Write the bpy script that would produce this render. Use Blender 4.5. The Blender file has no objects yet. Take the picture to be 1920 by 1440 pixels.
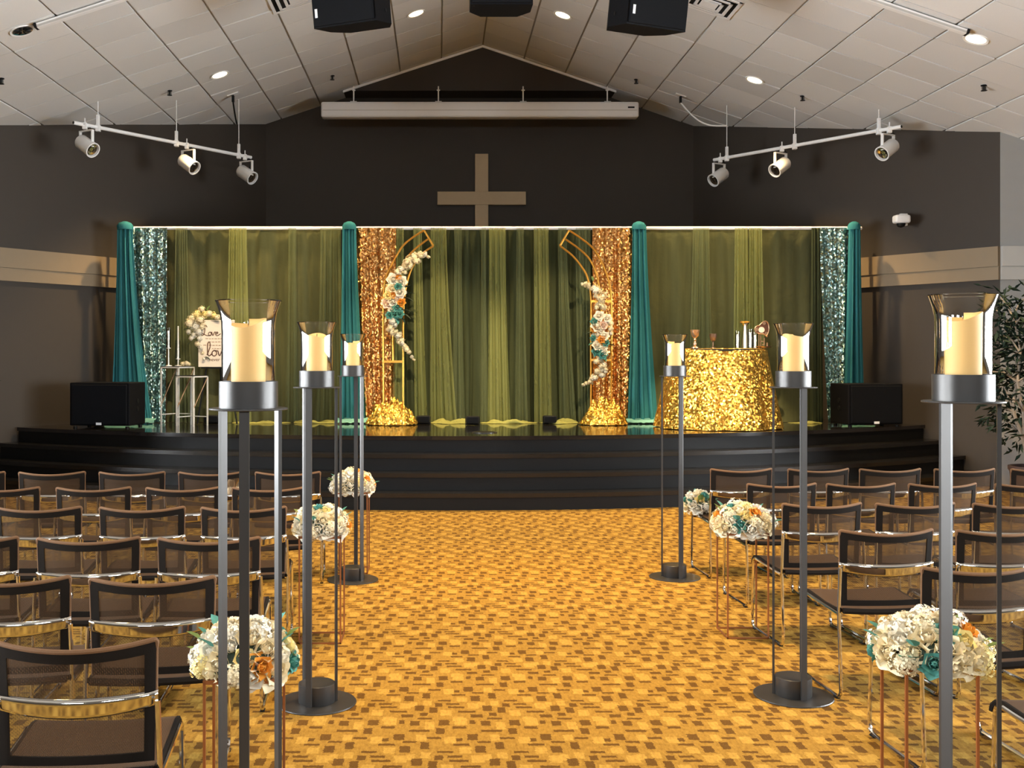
import bpy, bmesh, math, random
from math import sin, cos, pi, sqrt, atan, atan2, radians as R
from mathutils import Vector, Matrix, Euler, noise
rnd = random.Random(7)
S = bpy.context.scene
C = S.collection

# ---------------------------------------------------------------- camera, world, light, exposure
H = 1.62            # eye height
F, CX, CY = 2000.0, 822.0, 667.0   # focal length and principal point for a 1920x1440 frame
cam = bpy.data.objects.new('camera', bpy.data.cameras.new('camera'))
C.objects.link(cam)
cam.location = (0, 0, H)
cam.rotation_euler = (pi/2, 0, 0)
cam.data.sensor_width = 36
cam.data.lens = F/1920*36
cam.data.shift_x = (960-CX)/1920
cam.data.shift_y = -(720-CY)/1920
cam.data.clip_end = 100
S.camera = cam
S.view_settings.view_transform = 'Standard'
S.view_settings.look = 'None'
S.view_settings.gamma = 1
S.view_settings.use_curve_mapping = False
S.view_settings.exposure = 0.0
S.cycles.transparent_max_bounces = 24
S.cycles.sample_clamp_indirect = 6
S.cycles.caustics_reflective = False
S.cycles.caustics_refractive = False

W = bpy.data.worlds.new('daylight'); S.world = W
W.use_nodes = True
W.node_tree.nodes['Background'].inputs[0].default_value = (0.90, 0.95, 1.0, 1)
W.node_tree.nodes['Background'].inputs[1].default_value = 72.0

def spot(name, loc, to, power, angle, blend=0.5, col=(1, .74, .40), size=.06):
    l = bpy.data.lights.new(name, 'SPOT'); l.energy = power; l.color = col
    l.spot_size = R(angle); l.spot_blend = blend; l.shadow_soft_size = size
    o = bpy.data.objects.new(name, l); C.objects.link(o)
    o.location = loc
    d = Vector(to)-Vector(loc)
    o.rotation_euler = d.to_track_quat('-Z', 'Y').to_euler()
    return o
WARM = (1, .70, .34)
# recessed cans over the aisle (ceiling about 6 m up)
AISLE = 1450
for (x, y, p) in ((.2, .6, .15), (.4, 3.8, .48), (.5, 6.5, 1.3), (.6, 9.0, 1.15)):
    spot('aisle_can_light', (x, y, 6.05), (x+.15, y, 0), AISLE*p, 58, .9, WARM, .09)
for (x, y) in ((-2.6, 5.2), (3.6, 5.2), (-2.9, 8.6), (4.0, 8.6)):
    spot('seating_can_light', (x, y, 5.2), (x, y, 0), 260, 76, .8, WARM, .09)
# stage front spots hung ahead of the frame's top edge
spot('table_spot_light', (1.9, 8.2, 5.4), (3.5, 13.4, 1.1), 4600, 17, .5, (1, .79, .48), .05)
spot('arch_spot_light', (-.6, 8.0, 5.7), (-.2, 14.0, 1.6), 2100, 22, .6, (1, .79, .48), .05)
spot('arch_spot_light', (2.9, 8.0, 5.4), (1.7, 14.0, 1.6), 1900, 22, .6, (1, .79, .48), .05)
spot('sign_spot_light', (-1.4, 8.2, 5.4), (-2.9, 13.9, 1.7), 1300, 18, .6, (1, .82, .55), .05)
for (x, tx) in ((-2.3, -2.1), (3.4, 3.5)):
    spot('drape_wash_light', (x, 11.2, 5.35), (tx, 14.4, 2.85), 560, 40, 1.0, (1, .80, .46), .08)
# daylight through the side windows: portals only, the light itself is the sky
WIN_Y = tuple(.4+1.3*i for i in range(7))
WIN_W, WIN_Z0, WIN_Z1 = .84, .30, 3.15
XL, XR = -8.0, 9.5
REAR_X, REAR_W, REAR_Z0, REAR_Z1 = (-2.4, .7, 3.8), 1.5, 3.7, 4.5     # high windows in the rear wall
for x in REAR_X:
    l = bpy.data.lights.new('window_portal', 'AREA'); l.shape = 'RECTANGLE'; l.size = REAR_W; l.size_y = REAR_Z1-REAR_Z0; l.cycles.is_portal = True
    o = bpy.data.objects.new('window_portal', l); C.objects.link(o); o.location = (x, -5.02, (REAR_Z0+REAR_Z1)/2); o.rotation_euler = (-pi/2, 0, 0)
    o.rotation_euler = Vector((0, 1, 0)).to_track_quat('-Z', 'Y').to_euler()
for sx in (-1, 1):
    for wy in WIN_Y:
        l = bpy.data.lights.new('window_portal', 'AREA'); l.shape = 'RECTANGLE'
        l.size = WIN_Z1-WIN_Z0; l.size_y = WIN_W; l.cycles.is_portal = True
        o = bpy.data.objects.new('window_portal', l); C.objects.link(o)
        o.location = ((XL-.02) if sx < 0 else (XR+.02), wy, (WIN_Z0+WIN_Z1)/2)
        o.rotation_euler = (0, -pi/2 if sx < 0 else pi/2, 0)

# ---------------------------------------------------------------- helpers
def at(px, py, d):
    return Vector(((px-CX)*d/F, d, H+(CY-py)*d/F))

class MB:
    def __init__(s): s.v = []; s.f = []
    def add(s, vs, fs):
        n = len(s.v); s.v += [tuple(v) for v in vs]; s.f += [tuple(i+n for i in f) for f in fs]; return s
    def xf(s, M):
        s.v = [tuple(M @ Vector(v)) for v in s.v]; return s
    def box(s, c, size, rz=0, M=None):
        x, y, z = (k/2 for k in size); T = Matrix.Translation(c) @ Matrix.Rotation(rz, 4, 'Z')
        if M is not None: T = Matrix.Translation(c) @ M
        vs = [T @ Vector(p) for p in ((-x,-y,-z),(x,-y,-z),(x,y,-z),(-x,y,-z),(-x,-y,z),(x,-y,z),(x,y,z),(-x,y,z))]
        return s.add(vs, ((0,3,2,1),(4,5,6,7),(0,1,5,4),(1,2,6,5),(2,3,7,6),(3,0,4,7)))
    def rbox(s, c, size, b=.01, seg=2, M=None):
        bm = bmesh.new(); bmesh.ops.create_cube(bm, size=1)
        for v in bm.verts: v.co = Vector((v.co.x*size[0], v.co.y*size[1], v.co.z*size[2]))
        bmesh.ops.bevel(bm, geom=list(bm.edges), offset=b, segments=seg, profile=.5, affect='EDGES')
        T = Matrix.Translation(c) @ (M if M is not None else Matrix.Identity(4))
        bm.verts.index_update()
        s.add([T @ v.co for v in bm.verts], [[v.index for v in f.verts] for f in bm.faces]); bm.free(); return s
    def tube(s, pts, r, seg=8, closed=False, caps=True):
        pts = [Vector(p) for p in pts]; n = len(pts)
        T = []
        for i in range(n):
            if closed: t = pts[(i+1) % n]-pts[i-1]
            else: t = pts[min(i+1, n-1)]-pts[max(i-1, 0)]
            T.append(t.normalized())
        up = Vector((0,0,1)) if abs(T[0].z) < .9 else Vector((1,0,0))
        a = T[0].cross(up).normalized(); vs = []
        for i in range(n):
            a = (a - T[i]*a.dot(T[i])).normalized(); b = T[i].cross(a)
            rr = r[i] if isinstance(r, (list, tuple)) else r
            for k in range(seg):
                th = 2*pi*k/seg; vs.append(pts[i]+(a*cos(th)+b*sin(th))*rr)
        fs = []
        for i in range(n if closed else n-1):
            j = (i+1) % n
            for k in range(seg):
                l = (k+1) % seg; fs.append((i*seg+k, i*seg+l, j*seg+l, j*seg+k))
        if caps and not closed:
            fs.append(tuple(range(seg))[::-1]); fs.append(tuple((n-1)*seg+k for k in range(seg)))
        return s.add(vs, fs)
    def lathe(s, prof, seg=32, c=(0,0,0), M=None):
        T = Matrix.Translation(c) @ (M if M is not None else Matrix.Identity(4)); vs = []; fs = []
        for (r, z) in prof:
            for k in range(seg):
                th = 2*pi*k/seg; vs.append(T @ Vector((r*cos(th), r*sin(th), z)))
        for i in range(len(prof)-1):
            for k in range(seg):
                l = (k+1) % seg; fs.append((i*seg+k, i*seg+l, (i+1)*seg+l, (i+1)*seg+k))
        return s.add(vs, fs)
    def cyl(s, c, r, h, seg=24, M=None, r2=None):
        r2 = r if r2 is None else r2
        return s.lathe([(.0001, 0), (r, 0), (r2, h), (.0001, h)], seg, c, M)
    def grid(s, fn, nu, nv, closed_u=False):
        vs = [fn(i/nu, j/nv) for j in range(nv+1) for i in range(nu+1)]
        fs = [(j*(nu+1)+i, j*(nu+1)+i+1, (j+1)*(nu+1)+i+1, (j+1)*(nu+1)+i) for j in range(nv) for i in range(nu)]
        return s.add(vs, fs)
    def solid(s, fn, nu, nv, t):
        """grid with thickness t (vector)"""
        t = Vector(t); m = MB().grid(fn, nu, nv); n = len(m.v)
        vs = m.v+[tuple(Vector(v)+t) for v in m.v]; fs = list(m.f)+[tuple(i+n for i in f[::-1]) for f in m.f]
        w = nu+1; rim = [i for i in range(w)]+[j*w+nu for j in range(1, nv+1)]+[nv*w+i for i in range(nu-1, -1, -1)]+[j*w for j in range(nv-1, 0, -1)]
        for i in range(len(rim)):
            a, b = rim[i], rim[(i+1) % len(rim)]; fs.append((b, a, a+n, b+n))
        return s.add(vs, fs)
    def prism(s, poly, axis, a, b):
        """polygon (2-D) extruded along axis from a to b"""
        def p(q, h): return {'z': (q[0], q[1], h), 'y': (q[0], h, q[1]), 'x': (h, q[0], q[1])}[axis]
        n = len(poly); vs = [p(q, a) for q in poly]+[p(q, b) for q in poly]
        fs = [tuple(range(n))[::-1], tuple(range(n, 2*n))]+[(i, (i+1) % n, (i+1) % n+n, i+n) for i in range(n)]
        return s.add(vs, fs)
    def mesh(s, name, m, smooth=False, recalc=True):
        me = bpy.data.meshes.new(name); me.from_pydata(s.v, [], s.f)
        if recalc:
            bm = bmesh.new(); bm.from_mesh(me); bmesh.ops.recalc_face_normals(bm, faces=bm.faces); bm.to_mesh(me); bm.free()
        if m: me.materials.append(m)
        if smooth:
            me.polygons.foreach_set('use_smooth', [True]*len(me.polygons))
            if smooth != 'all':
                me.set_sharp_from_angle(angle=R(40))
        me.update(); return me
    def build(s, name, m, parent=None, smooth=False, loc=None, rot=None, recalc=True):
        return link(name, s.mesh(name, m, smooth, recalc), parent, loc, rot)

def link(name, me, parent=None, loc=None, rot=None, scale=None):
    o = bpy.data.objects.new(name, me); C.objects.link(o)
    if parent: o.parent = parent
    if loc is not None: o.location = loc
    if rot is not None: o.rotation_euler = rot
    if scale is not None: o.scale = scale if hasattr(scale, '__len__') else (scale,)*3
    return o
def tag(o, label, cat, group=None, kind=None):
    o['label'] = label; o['category'] = cat
    if group: o['group'] = group
    if kind: o['kind'] = kind
    return o
def thing(name, label, cat, loc=(0,0,0), rz=0, group=None):
    o = bpy.data.objects.new(name, None); C.objects.link(o); o.empty_display_size = .1
    o.location = loc; o.rotation_euler = (0, 0, rz)
    return tag(o, label, cat, group)
def struct(o): o['kind'] = 'structure'; return o
def copy_tree(o, parent=None):
    c = o.copy(); C.objects.link(c)
    if parent: c.parent = parent
    for ch in kids[o.name] if o.name in kids else []: copy_tree(ch, c)
    return c
kids = {}
def note_kids(root):
    for o in C.objects:
        if o.parent: kids.setdefault(o.parent.name, [])
    kids.clear()
    for o in C.objects:
        if o.parent: kids.setdefault(o.parent.name, []).append(o)

# ---------------------------------------------------------------- materials
def base(name):
    m = bpy.data.materials.new(name); m.use_nodes = True
    nt = m.node_tree; return m, nt, nt.nodes['Principled BSDF']
def N(nt, t, **kw):
    n = nt.nodes.new(t)
    for k, v in kw.items():
        if k.startswith('i_'):
            key = k[2:]; n.inputs[int(key) if key.isdigit() else key].default_value = v
        else: setattr(n, k, v)
    return n
def L(nt, a, ao, b, bi): nt.links.new(a.outputs[ao], b.inputs[bi])
def mth(nt, op, a, b=None, c=None):
    n = nt.nodes.new('ShaderNodeMath'); n.operation = op
    for i, x in enumerate((a, b, c)):
        if x is None: continue
        if isinstance(x, (int, float)): n.inputs[i].default_value = x
        else: nt.links.new(x, n.inputs[i])
    return n.outputs[0]
def mat(name, col, rough=.6, metal=0, var=.12, scale=8, bump=0, bscale=60, stretch=(1,1,1), spec=None, coat=0, emit=None, estr=0, sheen=0, trans=0):
    m, nt, p = base(name)
    tc = N(nt, 'ShaderNodeTexCoord'); mp = N(nt, 'ShaderNodeMapping'); mp.inputs['Scale'].default_value = stretch
    L(nt, tc, 'Object', mp, 0)
    nz = N(nt, 'ShaderNodeTexNoise', i_Scale=scale, i_Detail=4.0); L(nt, mp, 0, nz, 'Vector')
    mx = N(nt, 'ShaderNodeMix', data_type='RGBA')
    mx.inputs['A'].default_value = (*[c*(1-var) for c in col], 1); mx.inputs['B'].default_value = (*[min(1, c*(1+var)) for c in col], 1)
    L(nt, nz, 'Fac', mx, 'Factor'); L(nt, mx, 'Result', p, 'Base Color')
    p.inputs['Roughness'].default_value = rough; p.inputs['Metallic'].default_value = metal
    if spec is not None: p.inputs['Specular IOR Level'].default_value = spec
    if coat: p.inputs['Coat Weight'].default_value = coat
    if sheen: p.inputs['Sheen Weight'].default_value = sheen
    if emit: p.inputs['Emission Color'].default_value = (*emit, 1); p.inputs['Emission Strength'].default_value = estr
    if bump:
        n2 = N(nt, 'ShaderNodeTexNoise', i_Scale=bscale, i_Detail=3.0); L(nt, mp, 0, n2, 'Vector')
        b = N(nt, 'ShaderNodeBump', i_Strength=bump, i_Distance=.01); L(nt, n2, 'Fac', b, 'Height'); L(nt, b, 0, p, 'Normal')
    return m
def tile_mat(*a, **k):
    m = mat(*a, **k); nt = m.node_tree; p = nt.nodes['Principled BSDF']      # base colour value varies a little at random from tile to tile
    src = p.inputs['Base Color'].links[0].from_socket; oi = N(nt, 'ShaderNodeObjectInfo'); hs = N(nt, 'ShaderNodeHueSaturation')
    nt.links.new(src, hs.inputs['Color']); nt.links.new(mth(nt, 'MULTIPLY_ADD', oi.outputs['Random'], .16, .90), hs.inputs['Value']); L(nt, hs, 0, p, 'Base Color')
    return m
def sequin(name, col, cell, tilt=.9, rough=.28, dark=.55):
    m, nt, p = base(name)
    tc = N(nt, 'ShaderNodeTexCoord')
    vo = N(nt, 'ShaderNodeTexVoronoi', i_Scale=1/cell); L(nt, tc, 'Object', vo, 'Vector')
    sub = N(nt, 'ShaderNodeVectorMath', operation='SUBTRACT'); L(nt, vo, 'Color', sub, 0); sub.inputs[1].default_value = (.5, .5, .5)
    sc = N(nt, 'ShaderNodeVectorMath', operation='SCALE'); L(nt, sub, 0, sc, 0); sc.inputs['Scale'].default_value = tilt*2
    g = N(nt, 'ShaderNodeNewGeometry')
    ad = N(nt, 'ShaderNodeVectorMath', operation='ADD'); L(nt, g, 'Normal', ad, 0); L(nt, sc, 0, ad, 1)
    nm = N(nt, 'ShaderNodeVectorMath', operation='NORMALIZE'); L(nt, ad, 0, nm, 0); L(nt, nm, 0, p, 'Normal')
    mx = N(nt, 'ShaderNodeMix', data_type='RGBA'); mx.inputs['A'].default_value = (*[c*dark for c in col], 1); mx.inputs['B'].default_value = (*col, 1)
    sx = N(nt, 'ShaderNodeSeparateColor'); L(nt, vo, 'Color', sx, 0); L(nt, sx, 'Green', mx, 'Factor'); L(nt, mx, 'Result', p, 'Base Color')
    p.inputs['Metallic'].default_value = 1; p.inputs['Roughness'].default_value = rough
    return m
def cloth(name, col, alpha=1.0, transl=.25, fine=220, var=.25):
    """woven cloth; alpha below 1 lets part of the light straight through the weave"""
    m, nt, p = base(name); nt.nodes.remove(p)
    out = nt.nodes['Material Output']
    tc = N(nt, 'ShaderNodeTexCoord'); mp = N(nt, 'ShaderNodeMapping'); mp.inputs['Scale'].default_value = (6, 6, .6); L(nt, tc, 'Object', mp, 0)
    nz = N(nt, 'ShaderNodeTexNoise', i_Scale=3.0, i_Detail=5.0); L(nt, mp, 0, nz, 'Vector')
    mx = N(nt, 'ShaderNodeMix', data_type='RGBA'); mx.inputs['A'].default_value = (*[c*(1-var) for c in col], 1); mx.inputs['B'].default_value = (*[c*(1+var) for c in col], 1)
    L(nt, nz, 'Fac', mx, 'Factor')
    d = N(nt, 'ShaderNodeBsdfDiffuse'); t = N(nt, 'ShaderNodeBsdfTranslucent'); L(nt, mx, 'Result', d, 0); L(nt, mx, 'Result', t, 0)
    ms = N(nt, 'ShaderNodeMixShader', i_0=transl); nt.links.new(d.outputs[0], ms.inputs[1]); nt.links.new(t.outputs[0], ms.inputs[2])
    bz = N(nt, 'ShaderNodeTexNoise', i_Scale=14.0, i_Detail=4.0); L(nt, tc, 'Object', bz, 'Vector')
    b = N(nt, 'ShaderNodeBump', i_Strength=.35, i_Distance=.02); L(nt, bz, 'Fac', b, 'Height'); L(nt, b, 0, d, 'Normal')
    last = ms
    if alpha < 1:
        tr = N(nt, 'ShaderNodeBsdfTransparent')
        m2 = N(nt, 'ShaderNodeMixShader', i_0=alpha); nt.links.new(tr.outputs[0], m2.inputs[1]); nt.links.new(ms.outputs[0], m2.inputs[2]); last = m2
    nt.links.new(last.outputs[0], out.inputs[0]); return m
def thin_glass(name, tint=(1,1,1), boost=1.0):
    m, nt, p = base(name); nt.nodes.remove(p); out = nt.nodes['Material Output']
    fr = N(nt, 'ShaderNodeFresnel', i_IOR=1.5); tr = N(nt, 'ShaderNodeBsdfTransparent'); tr.inputs[0].default_value = (*tint, 1)
    gl = N(nt, 'ShaderNodeBsdfGlossy', i_Roughness=.02)
    ms = N(nt, 'ShaderNodeMixShader')
    nt.links.new(mth(nt, 'MULTIPLY', fr.outputs[0], boost), ms.inputs[0])
    nt.links.new(tr.outputs[0], ms.inputs[1]); nt.links.new(gl.outputs[0], ms.inputs[2]); nt.links.new(ms.outputs[0], out.inputs[0]); return m
def weave(name, col, alpha=1.0, sc=260):
    m, nt, p = base(name); out = nt.nodes['Material Output']
    tc = N(nt, 'ShaderNodeTexCoord')
    wx = N(nt, 'ShaderNodeTexWave', bands_direction='X', i_Scale=sc/6.28*.5); wz = N(nt, 'ShaderNodeTexWave', bands_direction='DIAGONAL', i_Scale=sc/6.28*.6)
    L(nt, tc, 'Object', wx, 'Vector'); L(nt, tc, 'Object', wz, 'Vector')
    mu = mth(nt, 'MULTIPLY', wx.outputs['Fac'], wz.outputs['Fac'])
    mx = N(nt, 'ShaderNodeMix', data_type='RGBA'); mx.inputs['A'].default_value = (*[c*.55 for c in col], 1); mx.inputs['B'].default_value = (*[c*1.5 for c in col], 1)
    nt.links.new(mu, mx.inputs['Factor']); L(nt, mx, 'Result', p, 'Base Color'); p.inputs['Roughness'].default_value = .75
    p.inputs['Specular IOR Level'].default_value = .25
    b = N(nt, 'ShaderNodeBump', i_Strength=.4, i_Distance=.002); nt.links.new(mu, b.inputs['Height']); L(nt, b, 0, p, 'Normal')
    if alpha < 1:
        nt.links.new(mth(nt, 'ADD', mth(nt, 'MULTIPLY', mu, .25), alpha-.06), p.inputs['Alpha'])
    return m
def carpet_mat():
    m, nt, p = base('carpet_pile')
    tc = N(nt, 'ShaderNodeTexCoord')
    wob = N(nt, 'ShaderNodeTexNoise', i_Scale=70.0, i_Detail=3.0); L(nt, tc, 'Object', wob, 'Vector')
    sp = N(nt, 'ShaderNodeSeparateXYZ'); L(nt, tc, 'Object', sp, 0)
    wc = N(nt, 'ShaderNodeSeparateColor'); L(nt, wob, 'Color', wc, 0)
    x = mth(nt, 'ADD', sp.outputs[0], mth(nt, 'MULTIPLY', mth(nt, 'SUBTRACT', wc.outputs[0], .5), .020))
    y = mth(nt, 'ADD', sp.outputs[1], mth(nt, 'MULTIPLY', mth(nt, 'SUBTRACT', wc.outputs[1], .5), .020))
    # one woven repeat (0.312 x 0.65 m) of dark blocks and dashes with paler patches between: (x, y, w, h) as seen in perspective
    def lay(lst):
        out = []
        for (a, b, w, h) in lst:
            q = 150+1000+b/5.76; d = 3240/(1150+b/5.76-667); k_ = d/2000/5.76
            X = (a/5.76+720-822)*d/2000; hh = d*d/3240/5.76*h
            out.append((X/.312 % 1, d/.65 % 1, w*k_/.312/2, hh/.65/2))
        return out
    DARK = lay([(640,700,100,45),(1035,705,90,40),(910,695,50,30),(785,740,125,20),(1090,768,195,18),(605,770,80,48),(545,828,130,17),(785,842,60,25),(910,820,100,50),(1015,860,130,16),(805,882,150,17),
      (985,920,100,55),(1165,890,80,58),(650,943,145,17),(590,990,80,38),(740,980,140,18),(780,1015,180,19),(895,1062,190,20),(1115,1025,100,58),(1270,1045,85,58),(1175,1090,80,32),(1000,1108,130,32),(1195,1137,160,18)])
    PALE = lay([(800,690,120,60),(1180,725,90,60),(700,845,110,55),(1120,825,90,50),(840,930,110,50),(960,1000,120,60),(670,1075,120,60),(1050,985,80,50),(800,1140,120,50),(1190,970,90,50)])
    fu = mth(nt, 'FRACT', mth(nt, 'DIVIDE', x, .312)); fv = mth(nt, 'FRACT', mth(nt, 'DIVIDE', y, .65))
    def field(marks):
        acc = None
        for (cu, cv, hu, hv) in marks:
            for du in ((0,) if hu < cu < 1-hu else (0, 1 if cu < .5 else -1)):
                for dv in ((0,) if hv < cv < 1-hv else (0, 1 if cv < .5 else -1)):
                    a = mth(nt, 'ABSOLUTE', mth(nt, 'MULTIPLY_ADD', fu, 1/hu, -(cu+du)/hu)); b = mth(nt, 'ABSOLUTE', mth(nt, 'MULTIPLY_ADD', fv, 1/hv, -(cv+dv)/hv))
                    mxx = mth(nt, 'MAXIMUM', a, b); acc = mxx if acc is None else mth(nt, 'MINIMUM', acc, mxx)
        return mth(nt, 'LESS_THAN', acc, 1.0)
    dark = field(DARK); light = field(PALE)
    # speckle inside the marks
    fn = N(nt, 'ShaderNodeTexNoise', i_Scale=330.0, i_Detail=2.0); L(nt, tc, 'Object', fn, 'Vector')
    big = N(nt, 'ShaderNodeTexNoise', i_Scale=1.0, i_Detail=6.0, i_Roughness=.7); bmp = N(nt, 'ShaderNodeMapping'); bmp.inputs['Scale'].default_value = (70, 26, 1); L(nt, tc, 'Object', bmp, 0); L(nt, bmp, 0, big, 'Vector')
    dark = mth(nt, 'MULTIPLY', dark, mth(nt, 'MINIMUM', 1.0, mth(nt, 'MULTIPLY', fn.outputs['Fac'], 1.9)))
    m0 = N(nt, 'ShaderNodeMix', data_type='RGBA'); m0.inputs['A'].default_value = (.20, .102, .016, 1); m0.inputs['B'].default_value = (.41, .230, .040, 1); nt.links.new(mth(nt, 'MULTIPLY_ADD', big.outputs['Fac'], 2.2, -.6), m0.inputs['Factor'])
    m1 = N(nt, 'ShaderNodeMix', data_type='RGBA'); L(nt, m0, 'Result', m1, 'A'); m1.inputs['B'].default_value = (.56, .340, .070, 1); nt.links.new(mth(nt, 'MULTIPLY', light, mth(nt, 'MULTIPLY', big.outputs['Fac'], .95)), m1.inputs['Factor'])
    m2 = N(nt, 'ShaderNodeMix', data_type='RGBA'); L(nt, m1, 'Result', m2, 'A'); m2.inputs['B'].default_value = (.080, .034, .007, 1); nt.links.new(mth(nt, 'MULTIPLY', dark, .92), m2.inputs['Factor'])
    L(nt, m2, 'Result', p, 'Base Color'); p.inputs['Roughness'].default_value = .95; p.inputs['Specular IOR Level'].default_value = .1
    b = N(nt, 'ShaderNodeBump', i_Strength=.5, i_Distance=.006); L(nt, fn, 'Fac', b, 'Height'); L(nt, b, 0, p, 'Normal')
    return m

M_ = dict(
 carpet=carpet_mat(),
 wall=mat('brown_wall_paint', (.036, .0265, .0185), .7, var=.06, bump=.08, bscale=120),
 wallgrey=mat('grey_wall_paint', (.33, .33, .32), .75, var=.04, bump=.08, bscale=120),
 rearwall=mat('pale_wall_paint', (.16, .135, .11), .8, var=.04),
 trim=mat('tan_trim_paint', (.235, .170, .100), .6, var=.05, bump=.05),
 cross=mat('tan_cross_paint', (.50, .365, .215), .6, var=.07, bump=.06),
 tile=tile_mat('ceiling_tile', (.80, .795, .785), .9, var=.05, scale=90, bump=.25, bscale=160),
 grid=mat('ceiling_grid', (.46, .44, .41), .7, var=.04),
 stage=mat('black_stage_gloss', (.012, .010, .010), .10, var=.2, scale=3, stretch=(1, 14, 1), coat=.4),
 step=mat('black_step_paint', (.004, .0037, .0036), .45, var=.2, scale=6, bump=.05, spec=.25),
 tread=mat('black_tread_gloss', (.006, .0055, .0055), .25, var=.2, scale=6, coat=.2),
 blackbox=mat('black_speaker_paint', (.004, .004, .005), .6, var=.2, bump=.15, bscale=400, spec=.12),
 grille=mat('black_speaker_grille', (.004, .0045, .006), .7, var=.3, scale=300, bump=.2, bscale=500, spec=.12),
 label=mat('white_label', (.85, .86, .88), .4, var=.02, emit=(1,1,1), estr=.0),
 white=mat('white_powder_coat', (.88, .87, .86), .45, var=.05),
 screen=mat('white_screen_case', (.88, .88, .89), .5, var=.03),
 blackp=mat('black_plastic', (.006, .006, .006), .5, var=.2, spec=.2),
 steel=mat('dark_steel', (.052, .049, .047), .36, .5, var=.15, scale=5, stretch=(1,1,.2)),
 chrome=mat('polished_chrome', (.72, .70, .67), .07, 1, var=.03),
 copper=mat('copper_wire', (.42, .17, .07), .35, .8, var=.15),
 gold=mat('gold_tube', (.72, .36, .06), .32, .85, var=.1),
 brass=mat('rose_gold_metal', (.75, .48, .30), .25, .9, var=.1),
 silver=mat('white_silver_metal', (.82, .80, .77), .3, .25, var=.05),
 candle=mat('cream_wax', (.72, .435, .155), .6, var=.06, scale=4, emit=(1, .58, .18), estr=.08),
 seat=weave('brown_seat_weave', (.084, .042, .016), 1.0, 700),
 mesh=weave('brown_back_mesh', (.074, .037, .014), .62, 700),
 border=mat('black_fabric_border', (.011, .008, .006), .85, var=.2, bump=.1, bscale=300, spec=.1),
 piping=mat('brown_fabric_piping', (.150, .072, .028), .8, var=.25, scale=300, bump=.3, bscale=500),
 olive=cloth('olive_cloth', (.058, .066, .032), 1, .1),
 olivel=cloth('olive_gold_cloth', (.100, .100, .045), 1, .1),
 lime=cloth('lime_sheer', (.44, .45, .16), .50, .4),
 limehem=cloth('lime_hem', (.40, .40, .13), .75, .3),
 sage=cloth('sage_sheer', (.26, .29, .14), .42, .4),
 teal=cloth('teal_cloth', (.045, .205, .225), 1, .15),
 tealhem=cloth('pale_teal_hem', (.18, .40, .36), 1, .2),
 seqteal=sequin('teal_sequins', (.55, .82, .80), .020, .70, .3, .35),
 seqrose=sequin('rose_gold_sequins', (.84, .44, .15), .020, .5, .3, .5),
 seqgold=sequin('gold_sequins', (1.0, .62, .13), .019, .62, .34, .6),
 glass=thin_glass('clear_glass', (.985, .99, .985), 1.25),
 rose=mat('cream_petals', (.82, .70, .46), .7, var=.08, scale=20),
 rosew=mat('white_petals', (.82, .76, .63), .7, var=.05, scale=20),
 rosey=mat('yellow_petals', (.84, .68, .28), .7, var=.1, scale=20),
 roseo=mat('orange_petals', (.72, .30, .03), .7, var=.15, scale=20),
 roset=mat('teal_petals', (.07, .26, .22), .7, var=.2, scale=20),
 pink=mat('blush_petals', (.80, .60, .48), .7, var=.1, scale=20),
 leaf=mat('green_leaf', (.16, .24, .06), .55, var=.3, scale=15),
 leafd=mat('dark_leaf', (.025, .045, .025), .5, var=.3, scale=15),
 leaff=mat('tree_leaf', (.016, .030, .020), .65, var=.4, scale=6, spec=.15),
 bark=mat('pale_bark', (.25, .21, .17), .85, var=.25, scale=15, bump=.4),
 pot=mat('brown_planter', (.06, .035, .03), .6, var=.2),
 board=mat('cream_board', (.84, .72, .58), .6, var=.04, scale=12),
 ink=mat('brown_ink', (.10, .035, .015), .6, var=.1),
 inkl=mat('pale_brown_ink', (.42, .28, .18), .6, var=.1),
 cello=thin_glass('clear_wrap', (.95, .92, .86), 2.2),
 gift=mat('gold_foil_paper', (.72, .52, .30), .35, .5, var=.2, scale=20, bump=.6, bscale=30),
 glow=mat('lamp_diffuser', (.9, .85, .7), .5, var=.01, emit=(1, .86, .52), estr=6),
 reflector=mat('chrome_reflector', (.75, .75, .75), .12, 1, var=.03),
)

# ================================================================ the room
XRID, ZRID, SL, SR = .694, 6.486, .325, .340        # ridge position, height, slopes of the two ceiling planes
DB, DA = 17.2, 16.72                                # back wall, gable bulkhead
def ceil_z(x): return ZRID - (SL*(XRID-x) if x < XRID else SR*(x-XRID))
def on_ceiling(px, py):
    """where the sight line through a pixel meets the ceiling"""
    a, b = (px-CX)/F, (CY-py)/F
    d = ((ZRID-H)-SL*XRID)/(b-SL*a)
    if a*d > XRID: d = ((ZRID-H)+SR*XRID)/(b+SR*a)
    return Vector((a*d, d, H+b*d))
LC, LE = Vector((-2.78, DB)), Vector((-8.0, 9.516))   # left angled wall
RC, RE = Vector((4.11, DB)), Vector((6.91, 13.12))    # right angled wall
LE = LC + (Vector((-5.454, 13.27))-LC)*((8.0-2.78)/(5.454-2.78))
fl = MB().add([(-9,-5.3,0),(10.5,-5.3,0),(10.5,17.6,0),(-9,17.6,0),(-9,-5.3,-.1),(10.5,-5.3,-.1),(10.5,17.6,-.1),(-9,17.6,-.1)],
              [(0,1,2,3),(4,7,6,5),(0,4,5,1),(1,5,6,2),(2,6,7,3),(3,7,4,0)])
struct(fl.build('floor', M_['carpet']))
def wall_seg(name, a, b, z0, z1, m, t=.15, out=1):
    a, b = Vector(a), Vector(b); n = Vector(((b-a).y, -(b-a).x)).normalized()*t*out
    poly = [a, b, b+n, a+n]
    return MB().prism([(p.x, p.y) for p in poly], 'z', z0, z1).build(name, m)
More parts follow.
